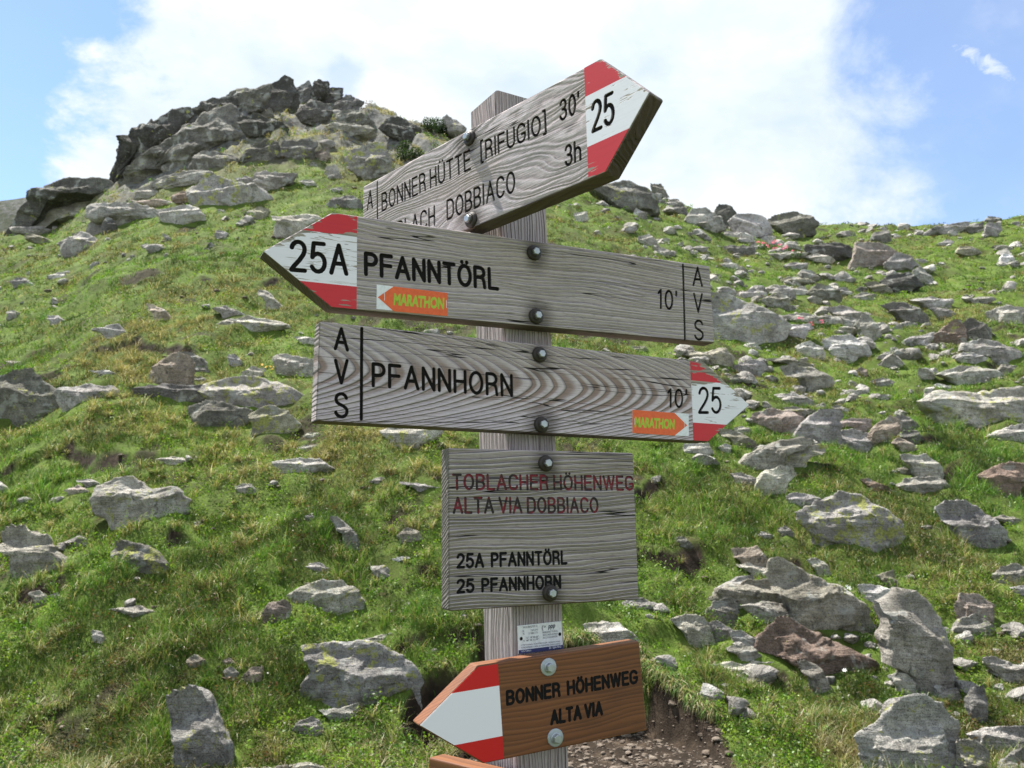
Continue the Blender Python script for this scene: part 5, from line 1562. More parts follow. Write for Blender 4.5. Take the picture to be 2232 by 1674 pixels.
def build_rock(poly_px, tone, lich, seed, crag):
    rng = np.random.RandomState(seed)
    P = np.array(poly_px, float)
    low = P[np.argmax(P[:, 1])]
    cxp = (P[:, 0].min() + P[:, 0].max()) / 2
    d = ground_hit(0.5 * low[0] + 0.5 * cxp, low[1] - 1)
    wpx = P[:, 0].max() - P[:, 0].min(); hpx = P[:, 1].max() - P[:, 1].min()
    wm, hm = wpx * d / FPX, hpx * d / FPX
    Tk = min(max(0.55 * wm, 0.7 * hm), 1.3 * hm + 0.15 * wm, 1.6 * wm)
    yd = d + 0.30 * Tk
    cyp = (P[:, 1].min() + P[:, 1].max()) / 2
    gx, gy = (1.12, 1.55) if crag else (1.18, 1.36)
    P = P.copy()
    P[:, 0] = cxp + (P[:, 0] - cxp) * gx
    P[:, 1] = np.where(P[:, 1] > cyp, cyp + (P[:, 1] - cyp) * gy, cyp + (P[:, 1] - cyp) * 1.13)
    a, e = ae(P[:, 0], P[:, 1])
    X, Z = a * yd, e * yd
    poly = np.stack([X, Z], -1)
    # area centroid
    x1, z1 = np.roll(X, -1), np.roll(Z, -1)
    cr = X * z1 - x1 * Z
    A = cr.sum() / 2
    c = np.array([((X + x1) * cr).sum() / (6 * A), ((Z + z1) * cr).sum() / (6 * A)])
    px1 = wpx / 2.18
    sub = 6 if px1 > 85 else 5 if px1 > 26 else 4
    D_, F_ = ico(sub)
    phi = np.arctan2(D_[:, 2], D_[:, 0])
    s = np.hypot(D_[:, 0], D_[:, 2])
    rr = polar_radius(poly, c, phi)
    # soften the traced corners a little
    sp_ = s ** 0.62
    x, z = rr * np.cos(phi) * sp_, rr * np.sin(phi) * sp_
    y = Tk / 2 * np.sign(D_[:, 1]) * np.abs(D_[:, 1]) ** 0.8
    # the buried lower half does not tuck in under the rock
    lowf = np.clip(-D_[:, 2] * 1.6, 0, 1)
    y = y * (1 + lowf * (np.minimum(1 / np.maximum(np.sqrt(np.maximum(1 - D_[:, 2] ** 2, 0)), 0.35), 2.2) - 1) * 0.85)
    V = np.stack([x, y, z], -1)
    hw, hh = (X.max() - X.min()) / 2, (Z.max() - Z.min()) / 2
    S = np.array([hw, Tk / 2, hh])
    U = V / S
    keep = 1 - np.exp(-(U[:, 1] / 0.22) ** 2)         # hold the traced outline
    planes = [((rng.uniform(-.35, .35), -0.55, 0.85), rng.uniform(.36, .52)), ((rng.uniform(-.5, .1), -0.9, -0.05), rng.uniform(.50, .68)),
              ((rng.uniform(.1, .7), -0.85, rng.uniform(-.3, .3)), rng.uniform(.52, .72))]
    for k in range(9):
        n = rng.normal(size=3); n[1] *= 0.8
        planes.append((tuple(n), rng.uniform(.62, .88)))
    for n, h_ in planes:
        n = np.array(n); n = n / np.linalg.norm(n)
        ov = np.maximum(U @ n - h_, 0) * keep * 0.92
        U = U - ov[:, None] * n
    V = U * S
    Vw = V + np.array([c[0], yd, c[1]])
    wsk = np.clip((-0.12 - D_[:, 2]) / 0.3, 0, 1)
    drop = np.minimum(np.maximum(Vw[:, 2] - (height(Vw[:, 0], Vw[:, 1]) - 0.05), 0), 0.42 * hm)
    V[:, 2] -= drop * wsk * (1.0 if d < 24 else 0.0)
    size = max(hw, hh)
    f = 1.0 / max(size, 1e-3)
    tilt = rng.uniform(-0.5, 0.5)
    lx = V[:, 2] * math.cos(tilt) + V[:, 0] * math.sin(tilt)
    sh = rng.uniform(0, 50)
    nz = fbm(V[:, 0] * f * 1.6 + sh, V[:, 1] * f * 1.6, V[:, 2] * f * 1.6, seed, 5, 0.55)
    bed = vnoise(V[:, 0] * f * 0.8 + sh, V[:, 1] * f * 0.8, lx * f * 7.5, seed + 3)
    bed2 = vnoise(V[:, 0] * f * 2 + sh, V[:, 1] * f * 2, lx * f * 19, seed + 5)
    rid = 1 - np.abs(fbm(V[:, 0] * f * 2.4 + sh, V[:, 1] * f * 2.4, lx * f * 3.6, seed + 9, 4, 0.55)) * 2
    N = U / np.linalg.norm(U, axis=1, keepdims=True)
    am = size * (0.068 if not crag else 0.09)
    V = V + N * (am * (nz * 0.75 + bed * 0.55 + bed2 * 0.28 + rid * 0.35 - 0.2))[:, None]
    me = np_mesh('boulder', V, F_, True)
    try:
        me.set_sharp_from_angle(angle=R(38))
    except Exception:
        pass
    ga_ = me.attributes.new('grain', 'FLOAT', 'POINT')
    gs = 1.0 / (0.30 + 0.075 * d)
    ga_.data.foreach_set('value', np.full(len(V), gs * 1.1, np.float32))
    o = link('boulder', me, None, [M_ROCK])
    o.location = (float(c[0]), yd, float(c[1]))
    tn = tuple(v * 0.80 for v in TONE[tone]) if crag else TONE[tone]
    j = rng.uniform(0.82, 1.18)
    o.color = (tn[0] * j, tn[1] * j * rng.uniform(.97, 1.015), tn[2] * j * rng.uniform(.90, 1.05), min(1.0, lich / 9.0))
    FOOT.append((float(c[0]), yd, hw, Tk / 2, float(Z.max()), float(Z.min())))
    return o, d, (P[:, 0].min() + P[:, 0].max()) / 2, (P[:, 1].min() + P[:, 1].max()) / 2, wpx, hpx


SIGNS = [('the 25A arrow tip', 640, 560), ('the right end of the 25A board', 1545, 660), ('the left end of the arched-grain board', 690, 810),
         ('the lower 25 arrow tip', 1600, 885), ('the square board', 1180, 1140), ('the orange-brown sign', 1150, 1530),
         ('the yellow flowers', 590, 812), ('the upper pink blossom', 1690, 535), ('the lower pink blossom', 1775, 705)]
rock_rows = []
for ln in ROCKS.strip().splitlines():
    head, pts = ln.split(';')
    cr_, tone, lich = head.split(' ', 3)[:3]
    lab = head.split(' ', 3)[3].strip() if len(head.split(' ', 3)) > 3 else ''
    lab, _, lm = lab.partition('|')
    C = CR[cr_]
    poly = [C(*map(float, q.split(','))) for q in pts.split()]
    rock_rows.append((poly, tone, int(lich), lab.strip(), lm.strip()))
LM = list(SIGNS)
built = []
for i, (poly, tone, lich, lab, lm) in enumerate(rock_rows):
    cx_ = sum(p[0] for p in poly) / len(poly); cy_ = sum(p[1] for p in poly) / len(poly)
    crag = cx_ < 1000 and cy_ < 400
    o, d, mx, my, wp_, hp_ = build_rock(poly, tone, lich, 100 + i, crag)
    built.append([o, tone, lab, mx, my, wp_, hp_, d, lich])
    if lm: LM.append((lm, mx, my))


def relation(dx, dy, wp_):
    ax_, ay_ = abs(dx), abs(dy)
    if ax_ > 2.2 * ay_: return 'right of' if dx > 0 else 'left of'
    if ay_ > 2.2 * ax_: return 'below' if dy > 0 else 'above'
    return ('below and ' if dy > 0 else 'above and ') + ('right of' if dx > 0 else 'left of')


used = set(x[2] for x in built if x[2])
for r_ in built:
    o, tone, lab, mx, my, wp_, hp_, d, lich = r_
    if not lab:
        asp = wp_ / max(hp_, 1)
        size = 'large' if wp_ > 90 else 'medium' if wp_ > 45 else 'small'
        shp = 'flat' if asp > 2.3 else 'upright' if asp < 0.95 else 'angular' if asp < 1.6 else 'low'
        kind = 'rock' if wp_ > 45 else 'stone'
        near = sorted(LM, key=lambda q: math.hypot(q[1] - mx, (q[2] - my) * 1.2))
        done = False
        for q in near[:7]:
            dist = math.hypot(q[1] - mx, q[2] - my)
            rel = relation(mx - q[1], my - q[2], wp_)
            cand = '%s %s %s %s %s %s' % (size, shp, WORD[tone], kind, rel, q[0])
            if cand not in used and len(cand.split()) <= 16:
                lab = cand; done = True
                break
        if not done:
            lab = '%s %s %s %s between %s and %s' % (size, shp, WORD[tone], kind, near[0][0], near[1][0])
        used.add(lab)
    crg = mx < 1000 and my < 400
    o.name = 'crag_rock' if crg else 'boulder' if wp_ > 60 else 'stone'
    tag(o, lab, 'rock', 'rocks of the summit crag' if crg else 'rocks scattered over the grassy slope')

# loose small stones on the path and in the bare spots, too many to count
rng = np.random.RandomState(5)
def stone_stuff():
    Vs, Fs = [], []
    base, F_ = ico(2)
    n = 0
    pos = []
    for k in range(9000):
        y = rng.uniform(4.9, 7.1); x = rng.uniform(-1.4, 2.4)
        if soil_mask(np.array([x]), np.array([y]))[0] > 0.5 and height(x, y) < Z0 + 0.28:
            pos.append((x, y, rng.choice([.006, .011, .019, .038], p=[.55, .28, .13, .04]) * rng.uniform(.7, 1.4)))
    for k in range(420):
        y = 5.6 * math.exp(rng.uniform(0, 2.0)); a = rng.uniform(-.8, .8); x = a * y
        if bare(np.array([x]), np.array([y]))[0] > 0.05:
            pos.append((x, y, rng.uniform(.016, .04) * (0.5 + y / 9)))
    for x, y, s in pos:
        z = float(height(x, y))
        v = base * np.array([1, rng.uniform(.5, .9), rng.uniform(.2, .45)]) * s
        for q in range(4):
            nrm = rng.normal(size=3); nrm /= np.linalg.norm(nrm)
            v = v - np.maximum(v @ nrm - s * rng.uniform(.35, .6), 0)[:, None] * nrm
        an_ = rng.uniform(0, 6.28)
        v = np.stack([v[:, 0] * math.cos(an_) - v[:, 1] * math.sin(an_), v[:, 0] * math.sin(an_) + v[:, 1] * math.cos(an_), v[:, 2]], -1)
        v = v + (x, y, z + s * .12)
        Vs.append(v); Fs.append(F_ + n); n += len(v)
    return np_mesh('gravel', np.concatenate(Vs), np.concatenate(Fs), False)


def half_buried():
    Vs, Fs, n = [], [], 0
    base, F_ = ico(3)
    k = 0
    while k < 1500:
        right = rng.rand() < 0.80
        y = 6.2 * math.exp(2.1 * rng.rand() ** 0.75); a = rng.uniform(0.16, 0.80) if right else rng.uniform(-0.8, 0.2)
        x = a * y
        dn = float(fbm(np.array([x * .35]), np.array([y * .35]), np.array([4.]), 207, 3)[0])
        if dn < rng.uniform(-0.6, 0.35) or soil_mask(np.array([x]), np.array([y]))[0] > 0.3: continue
        s = rng.choice([.035, .07, .125], p=[.42, .37, .21]) * rng.uniform(.7, 1.3) * (0.55 + y / 16)
        v = base * np.array([1.25, rng.uniform(.7, 1.1), rng.uniform(.40, .75)]) * s
        for q in range(7):
            nrm = rng.normal(size=3); nrm /= np.linalg.norm(nrm)
            v = v - np.maximum(v @ nrm - s * rng.uniform(.38, .62), 0)[:, None] * nrm
        sh_ = rng.uniform(0, 90)
        v = v + base * (s * 0.10 * fbm(base[:, 0] * 1.7 + sh_, base[:, 1] * 1.7, base[:, 2] * 3.5, 3, 4))[:, None]
        an_ = rng.uniform(-.7, .7); tl = rng.uniform(-.45, .45)
        v = np.stack([v[:, 0] * math.cos(tl) - v[:, 2] * math.sin(tl), v[:, 1], v[:, 0] * math.sin(tl) + v[:, 2] * math.cos(tl)], -1)
        v = np.stack([v[:, 0] * math.cos(an_) - v[:, 1] * math.sin(an_), v[:, 0] * math.sin(an_) + v[:, 1] * math.cos(an_), v[:, 2]], -1)
        v = v + (x, y, float(height(x, y)) + s * 0.10)
        Vs.append(v); Fs.append(F_ + n); n += len(v); k += 1
        FOOT.append((x, y, s, s, float(v[:, 2].max()), float(v[:, 2].min())))
    me = np_mesh('small_stones', np.concatenate(Vs), np.concatenate(Fs), True)
    try: me.set_sharp_from_angle(angle=R(38))
    except Exception: pass
    ga_ = me.attributes.new('grain', 'FLOAT', 'POINT')
    V_ = np.concatenate(Vs)
    ga_.data.foreach_set('value', (1.0 / (0.30 + 0.075 * V_[:, 1])).astype(np.float32) * 1.1)
    return me


ss = link('small_stones', half_buried(), None, [M_ROCK])
ss.color = (0.45, 0.435, 0.41, 0.1)
tag(ss, 'many small half-buried stones dotting the turf between the rocks', 'stones', kind='stuff')

g_me2 = stone_stuff()
m_gr, t, b = new_mat('gravel')
P = t.new('ShaderNodeTexCoord').outputs['Object']
t.put(b.inputs['Base Color'], t.ramp(t.noise(P, 16.0, 5, 0.75), [(0.34, (0.045, 0.032, 0.022)), (0.5, (0.105, 0.080, 0.058)), (0.66, (0.21, 0.18, 0.145))]))
b.inputs['Roughness'].default_value = 0.9
gr = link('gravel', g_me2, None, [m_gr])
tag(gr, 'loose gravel and flakes of stone on the bare path', 'gravel', kind='stuff')

# ------------------------------------------------------------------ grass and low plants
def leaf_mat(name, trans=0.35):
    m, t, b = new_mat(name)
    at = t.new('ShaderNodeAttribute', attribute_name='tint')
    c = at.outputs['Color']
    df = t.new('ShaderNodeBsdfDiffuse'); t.put(df.inputs[0], c)
    tr = t.new('ShaderNodeBsdfTranslucent'); t.put(tr.inputs[0], t.mix(1.0, c, (1.15, 1.2, 0.75), 'MULTIPLY'))
    mx = t.new('ShaderNodeMixShader'); mx.inputs[0].default_value = trans
    t.l.new(df.outputs[0], mx.inputs[1]); t.l.new(tr.outputs[0], mx.inputs[2])
    gl = t.new('ShaderNodeBsdfGlossy'); gl.inputs['Roughness'].default_value = 0.45; gl.inputs[0].default_value = (1, 1, 1, 1)
    m2 = t.new('ShaderNodeMixShader'); m2.inputs[0].default_value = 0.02
    t.l.new(mx.outputs[0], m2.inputs[1]); t.l.new(gl.outputs[0], m2.inputs[2])
    out = [n for n in t.n if n.type == 'OUTPUT_MATERIAL'][0]
    t.l.new(m2.outputs[0], out.inputs[0])
    t.n.remove(b)
    return m


M_LEAF = leaf_mat('grass_blades', 0.38)
G = np.random.RandomState(11)
FT = np.array(FOOT)


def in_rock(x, y, z, grow=0.9):
    """true where a root would stand inside a boulder"""
    r = np.zeros(len(x), bool)
    order = np.argsort(y)
    ys_ = y[order]
    for fx_, fy_, hw, hd, zt, zb in FT:
        i0, i1 = np.searchsorted(ys_, fy_ - hd * 1.1), np.searchsorted(ys_, fy_ + hd * 1.1)
        ii = order[i0:i1]
        q = ((x[ii] - fx_) / (hw * grow)) ** 2 + ((y[ii] - fy_) / (hd * grow)) ** 2 < 1
        r[ii[q]] = True
    return r


def shy(x, y, z):
    """factor that keeps plants low where they would hide a rock behind them (trodden, thin turf round stones)"""
    f = np.ones(len(x))
    order = np.argsort(y)
    ys_ = y[order]
    for fx_, fy_, hw, hd, zt, zb in FT:
        i0, i1 = np.searchsorted(ys_, fy_ - hd * 0.8 - 0.06 * fy_), np.searchsorted(ys_, fy_ + hd)
        ii = order[i0:i1]
        q = np.abs(x[ii] - fx_) < hw * 1.05
        lim = np.clip((zt - zb) * 0.45 / 0.10, 0.62, 1.0)
        f[ii[q]] = np.minimum(f[ii[q]], lim)
    return f


def sample_ground(n, d0, d1, p, amax=0.86):
    u = G.rand(n)
    d = (d0 ** (1 - p) + u * (d1 ** (1 - p) - d0 ** (1 - p))) ** (1 / (1 - p))
    a = G.uniform(-amax, amax, n)
    return a * d, d


def veg_fields(x, y):
    n1 = fbm(x * 0.42, y * 0.42, 0 * x, 101, 4)          # lush <-> dry
    n2 = fbm(x * 1.15, y * 1.15, 0 * x + 5, 131, 4)      # shrubs
    n3 = fbm(x * 3.2, y * 3.2, 0 * x + 9, 151, 3)
    return n1, n2, n3


def ramp_rows(k, table):
    table = np.array(table)
    return table[k]


GREENS = np.array([(.060, .138, .018), (.085, .178, .024), (.128, .226, .034), (.042, .094, .016), (.175, .240, .058), (.104, .146, .034)])
DRYS = np.array([(.330, .270, .140), (.240, .205, .085), (.440, .390, .260), (.190, .175, .060), (.160, .165, .045)])
SHRUBS = np.array([(.090, .185, .016), (.140, .250, .022), (.050, .105, .013), (.190, .270, .030), (.035, .070, .012)])
HEATH = np.array([(.070, .055, .022), (.045, .045, .016), (.120, .065, .026), (.040, .065, .014), (.085, .085, .026)])


def build_grass(nt, per):
    x, y = sample_ground(nt, 5.0, 62.0, 1.45)
    n1, n2, n3 = veg_fields(x, y)
    sm = soil_mask(x, y)
    br_ = bare(x, y)
    cgw = crag_w(x / y, y)
    keep = (sm < 0.3) & ~((cgw > 0.3) & (n2 + 0.6 * n3 < -0.40)) & ~((br_ > 0.84) & (G.rand(nt) < 0.85)) & ~((n2 > 0.12) & (G.rand(nt) < 0.75)) & ~((riser(x, y) > 0.3) & (G.rand(nt) < 0.9))
    x, y, n1, n2, n3, br_ = [v[keep] for v in (x, y, n1, n2, n3, br_)]
    z = height(x, y)
    keep = ~in_rock(x, y, z, 0.92)
    x, y, z, n1, n2, n3, br_ = [v[keep] for v in (x, y, z, n1, n2, n3, br_)]
    m = len(x)
    lowp = shy(x, y, z)
    # dry tussocks: towards the left foreground and high on the slope
    up = np.clip((y - 18) / 14, 0, 1) * (x / y < 0.15) + 1.2 * crag_w(x / y, y)
    dryf = np.clip(0.24 + 0.62 * n1 + 0.28 * n3 + 0.30 * up + 0.25 * (br_ > 0.25), 0.03, 0.95)
    tuss = np.clip((n3 - 0.18) * 3, 0, 1)
    hgt = (0.062 + 0.060 * G.rand(m) + 0.12 * tuss * G.rand(m)) * lowp
    hgt = hgt * np.clip(1.05 - 0.004 * y, 0.8, 1.1)
    hgt = hgt * (1 + 1.2 * crag_w(x / y, y))
    tint_k = G.randint(0, len(GREENS), m)
    tb = GREENS[tint_k] * (1 + 0.32 * n1[:, None] * np.array([0.2, -0.25, 0.0]))
    # blades
    I = np.repeat(np.arange(m), per)
    nb = len(I)
    spread = (0.018 + 0.0035 * y)[I]
    ang = G.uniform(0, 2 * np.pi, nb)
    rad = spread * np.sqrt(G.rand(nb))
    bx = x[I] + rad * np.cos(ang); by = y[I] + rad * np.sin(ang)
    bz = height(bx, by) - 0.008
    h = hgt[I] * G.uniform(0.55, 1.25, nb)
    w = np.maximum(0.0032, 0.00062 * by) * G.uniform(0.7, 1.3, nb)
    isdry = G.rand(nb) < dryf[I]
    lean_a = ang + G.normal(0, 0.7, nb)
    lean = np.abs(G.normal(0.35, 0.28, nb)) + isdry * 0.35 * G.rand(nb)
    cur = G.uniform(0.1, 0.8, nb) + isdry * 0.5
    ca, sa = np.cos(lean_a), np.sin(lean_a)
    # mid and tip
    f1, f2 = np.sin(lean), np.cos(lean)
    l2 = lean + cur
    mxx = bx + ca * f1 * h * 0.55; myy = by + sa * f1 * h * 0.55; mzz = bz + f2 * h * 0.55
    txx = mxx + ca * np.sin(l2) * h * 0.5; tyy = myy + sa * np.sin(l2) * h * 0.5; tzz = mzz + np.cos(l2) * h * 0.5
    wa = G.uniform(0, np.pi, nb)
    wx, wy = np.cos(wa) * w / 2, np.sin(wa) * w / 2
    V = np.empty((nb, 5, 3), np.float32)
    V[:, 0] = np.stack([bx - wx, by - wy, bz], -1); V[:, 1] = np.stack([bx + wx, by + wy, bz], -1)
    V[:, 2] = np.stack([mxx + wx * .8, myy + wy * .8, mzz], -1); V[:, 3] = np.stack([mxx - wx * .8, myy - wy * .8, mzz], -1)
    V[:, 4] = np.stack([txx, tyy, tzz], -1)
    k = np.arange(nb) * 5
    Q = np.stack([k, k + 1, k + 2, k + 3], -1)
    T3 = np.stack([k + 3, k + 2, k + 4], -1)
    patch = np.clip(0.92 + 0.55 * n3 + 0.30 * n2, 0.42, 1.35)
    col = tb[I] * (G.uniform(0.75, 1.30, nb) * patch[I])[:, None]
    dcol = DRYS[G.randint(0, len(DRYS), nb)] * G.uniform(0.7, 1.25, nb)[:, None]
    col = np.where(isdry[:, None], dcol, col)
    me = np_mesh('grass', V.reshape(-1, 3), [Q, T3], False)
    ca_ = me.color_attributes.new('tint', 'FLOAT_COLOR', 'POINT')
    cc = np.ones((nb, 5, 4), np.float32)
    cc[:, :, :3] = col[:, None, :]
    ca_.data.foreach_set('color', cc.ravel())
    return me


grass = link('grass', build_grass(95000, 12), None, [M_LEAF])
tag(grass, 'short alpine grass with straw-coloured tussocks covering the slope', 'grass', kind='stuff')


def build_tussocks(nt, per, dmax=13.0):
    x, y = sample_ground(nt, 5.3, dmax, 1.1)
    n1, n2, n3 = veg_fields(x, y)
    keep = (soil_mask(x, y) < 0.2) & (n3 + 0.5 * n2 > -0.15 + 0.25 * (x > 0))
    x, y, n1 = x[keep], y[keep], n1[keep]
    z = height(x, y)
    keep = ~in_rock(x, y, z, 1.12)
    x, y, z, n1 = x[keep], y[keep], z[keep], n1[keep]
    low = shy(x, y, z)
    m = len(x)
    size = G.uniform(0.09, 0.22, m) * np.clip(low, 0.5, 1)
    dry = np.clip(0.42 + 0.7 * n1 + 0.25 * (x < 0.2) + G.normal(0, .2, m), 0.05, 0.95)
    I = np.repeat(np.arange(m), per); nb = len(I)
    ang = G.uniform(0, 2 * np.pi, nb); r0 = 0.028 * np.sqrt(G.rand(nb)) * size[I] / .14
    bx, by, bz = x[I] + r0 * np.cos(ang), y[I] + r0 * np.sin(ang), z[I] - 0.01
    L = size[I] * G.uniform(0.6, 1.35, nb)
    az = ang + G.normal(0, 0.5, nb); ca, sa = np.cos(az), np.sin(az)
    th = np.abs(G.normal(0.30, 0.22, nb)); dth = G.uniform(0.35, 1.0, nb)
    w = np.maximum(.0030, .00055 * by) * G.uniform(.7, 1.25, nb)
    S = np.stack([-sa, ca, 0 * ca], -1) * w[:, None] / 2
    Pn = [np.stack([bx, by, bz], -1)]
    for k in range(3):
        a_ = th + dth * k
        Pn.append(Pn[-1] + np.stack([ca * np.sin(a_), sa * np.sin(a_), np.cos(a_)], -1) * (L / 3)[:, None])
    V = np.stack([Pn[0] - S, Pn[0] + S, Pn[1] + S, Pn[1] - S, Pn[2] + S * .75, Pn[2] - S * .75, Pn[3]], 1)
    k = np.arange(nb) * 7
    Q = np.concatenate([np.stack([k, k + 1, k + 2, k + 3], -1), np.stack([k + 3, k + 2, k + 4, k + 5], -1)])
    T3 = np.stack([k + 5, k + 4, k + 6], -1)
    isd = G.rand(nb) < dry[I]
    col = np.where(isd[:, None], DRYS[G.randint(0, 5, nb)], GREENS[G.randint(0, 6, nb)]) * G.uniform(.7, 1.3, nb)[:, None]
    me = np_mesh('tussock_grass', V.reshape(-1, 3), [Q, T3], False)
    ca_ = me.color_attributes.new('tint', 'FLOAT_COLOR', 'POINT')
    cc = np.ones((nb, 7, 4), np.float32); cc[:, :, :3] = col[:, None, :]
    ca_.data.foreach_set('color', cc.ravel())
    return me


tag(link('tussock_grass', build_tussocks(4200, 46), None, [M_LEAF]), 'taller curling tussocks of green and straw grass in the near turf', 'grass', kind='stuff')


def leaf_quads(cx, cy, cz, size, tint, up=0.5):
    """one diamond leaf per centre, random attitude"""
    n = len(cx)
    az = G.uniform(0, 2 * np.pi, n); el = np.arcsin(np.clip(G.normal(up, 0.35, n), -1, 1))
    nx, ny, nz = np.cos(el) * np.cos(az), np.cos(el) * np.sin(az), np.sin(el)
    N = np.stack([nx, ny, nz], -1)
    r = G.normal(size=(n, 3))
    U = np.cross(N, r); U /= np.linalg.norm(U, axis=1, keepdims=True) + 1e-9
    W = np.cross(N, U)
    C = np.stack([cx, cy, cz], -1)
    s = size[:, None]
    V = np.stack([C - U * s, C - W * s * .55 + U * s * .1, C + U * s, C + W * s * .55 + U * s * .1], 1)
    k = np.arange(n) * 4
    Q = np.stack([k, k + 1, k + 2, k + 3], -1)
    cc = np.ones((n, 4, 4), np.float32)
    cc[:, :, :3] = tint[:, None, :]
    return V.reshape(-1, 3), Q, cc


def leaf_mesh(name, V, Q, cc):
    me = np_mesh(name, V, Q, False)
    a = me.color_attributes.new('tint', 'FLOAT_COLOR', 'POINT')
    a.data.foreach_set('color', cc.ravel())
    return me


def build_shrublets(nc_, per, seedoff, thresh, table, field, height_rng):
    x, y = sample_ground(nc_, 5.2, 60.0, 1.45)
    n1, n2, n3 = veg_fields(x, y)
    f = n2 if field == 2 else -n2 + 0.25 * n1
    keep = (f > thresh) & (soil_mask(x, y) < 0.3) & (riser(x, y) < 0.3)
    x, y = x[keep], y[keep]; f = f[keep]
    z = height(x, y)
    keep = ~in_rock(x, y, z, 0.95)
    x, y, z, f = x[keep], y[keep], z[keep], f[keep]
    low = shy(x, y, z)
    m = len(x)
    I = np.repeat(np.arange(m), per)
    n = len(I)
    rad = (0.035 + 0.0055 * y)[I]
    hh = (G.uniform(*height_rng, m) * np.clip(0.5 + (f - thresh) * 2.5, 0.5, 1.3) * low)[I]
    u = G.normal(size=(n, 3)); u /= np.linalg.norm(u, axis=1, keepdims=True)
    rr = G.rand(n) ** 0.4
    lx, ly, lz = x[I] + u[:, 0] * rad * rr, y[I] + u[:, 1] * rad * rr, z[I] + np.abs(u[:, 2]) * hh * rr + 0.01
    size = np.maximum(0.0105, 0.00095 * y[I]) * G.uniform(0.7, 1.4, n)
    tint = table[G.randint(0, len(table), m)][I] * G.uniform(0.65, 1.4, n)[:, None]
    return leaf_quads(lx, ly, lz, size, tint, 0.55)


V1, Q1, c1_ = build_shrublets(36000, 18, 0, 0.06, SHRUBS, 2, (0.07, 0.17))
tag(link('bilberry_shrublets', leaf_mesh('bilberry_shrublets', V1, Q1, c1_), None, [M_LEAF]),
    'bright green low leafy shrublets in patches between the rocks', 'ground cover', kind='stuff')
V1, Q1, c1_ = build_shrublets(32000, 14, 1, 0.06, HEATH, 3, (0.05, 0.12))
tag(link('heath', leaf_mesh('heath', V1, Q1, c1_), None, [M_LEAF]),
    'brownish dwarf heath and moss in patches between the rocks', 'ground cover', kind='stuff')


# tussocks hanging over the dug-out bank
def hanging():
    n = 900
    px = G.uniform(1180, 1690, n)
    a, _ = ae(px, 1500)
    yb = bank_y(a) + 0.10 * fbm(a * 6.7 * 3.1, 0 * a, 0 * a + 2, 21, 3)
    by = yb + G.uniform(0.06, 0.24, n)
    bx = a * by
    bz = height(bx, by)
    ok = (yb > 5.3) & (bz > Z0 + 0.2) & ~in_rock(bx, by, bz, 0.9)
    bx, by, bz = bx[ok], by[ok], bz[ok]
    I = np.repeat(np.arange(len(bx)), 9)
    m = len(I)
    x, y, z = bx[I] + G.normal(0, .02, m), by[I] + G.normal(0, .02, m), bz[I]
    L = G.uniform(0.05, 0.16, m)
    az = -np.pi / 2 + G.normal(0, 1.2, m)
    dx_, dy_ = np.cos(az), np.sin(az)
    w = G.uniform(.003, .0055, m)
    P1 = np.stack([x + dx_ * L * .3, y + dy_ * L * .3, z + L * .42], -1)
    P2 = np.stack([x + dx_ * L * .62, y + dy_ * L * .62, z + L * .30], -1)
    P3 = np.stack([x + dx_ * L * .80, y + dy_ * L * .80, z - L * .10], -1)
    P0 = np.stack([x, y, z - .01], -1)
    S = np.stack([-dy_, dx_, 0 * dx_], -1) * w[:, None] / 2
    V = np.stack([P0 - S, P0 + S, P1 + S, P1 - S, P2 + S * .8, P2 - S * .8, P3], 1)
    k = np.arange(m) * 7
    Q = np.concatenate([np.stack([k, k + 1, k + 2, k + 3], -1), np.stack([k + 3, k + 2, k + 4, k + 5], -1)])
    T3 = np.stack([k + 5, k + 4, k + 6], -1)
    dry = G.rand(m) < 0.45
    col = np.where(dry[:, None], DRYS[G.randint(0, 5, m)], GREENS[G.randint(0, 6, m)]) * G.uniform(.7, 1.3, m)[:, None]
    me = np_mesh('overhanging_grass', V.reshape(-1, 3), [Q, T3], False)
    ca_ = me.color_attributes.new('tint', 'FLOAT_COLOR', 'POINT')
    cc = np.ones((m, 7, 4), np.float32); cc[:, :, :3] = col[:, None, :]
    ca_.data.foreach_set('color', cc.ravel())
    return me


tag(link('overhanging_grass', hanging(), None, [M_LEAF]), 'long grass hanging over the rim of the eroded path bank', 'grass', kind='stuff')


# ------------------------------------------------------------------ flowers and shrubs
M_STEM = plain('flower_stem', (0.09, 0.17, 0.02), 0.7)
M_YEL = plain('yellow_petals', (0.80, 0.42, 0.008), 0.6)
M_PINK = plain('pink_petals', (0.60, 0.06, 0.14), 0.6)
M_WPET = plain('white_petals', (0.80, 0.80, 0.78), 0.6)
M_BRANCH = plain('woody_stem', (0.06, 0.045, 0.03), 0.9)


def at_ground(px, py):
    d = ground_hit(px, py)
    a, e = ae(px, py)
    return Vector((float(a) * d, d, float(height(float(a) * d, d))))


def flower_bm(c, rad, n=7, seed=0):
    rg = random.Random(seed)
    bm = bmesh.new()
    nrm = Vector((rg.uniform(-.5, .5), -0.7, 0.8)).normalized()
    u = nrm.cross(Vector((1, 0, 0.2))).normalized(); w = nrm.cross(u)
    ce = bm.verts.new(c + nrm * rad * .12)
    for i in range(n):
        a = 2 * math.pi * i / n
        d1 = u * math.cos(a - .30) + w * math.sin(a - .30); d2 = u * math.cos(a) + w * math.sin(a); d3 = u * math.cos(a + .30) + w * math.sin(a + .30)
        v1 = bm.verts.new(c + d1 * rad * .75 + nrm * rad * .2); v2 = bm.verts.new(c + d2 * rad + nrm * rad * .12); v3 = bm.verts.new(c + d3 * rad * .75 + nrm * rad * .2)
        bm.faces.new((ce, v1, v2, v3))
    return bm


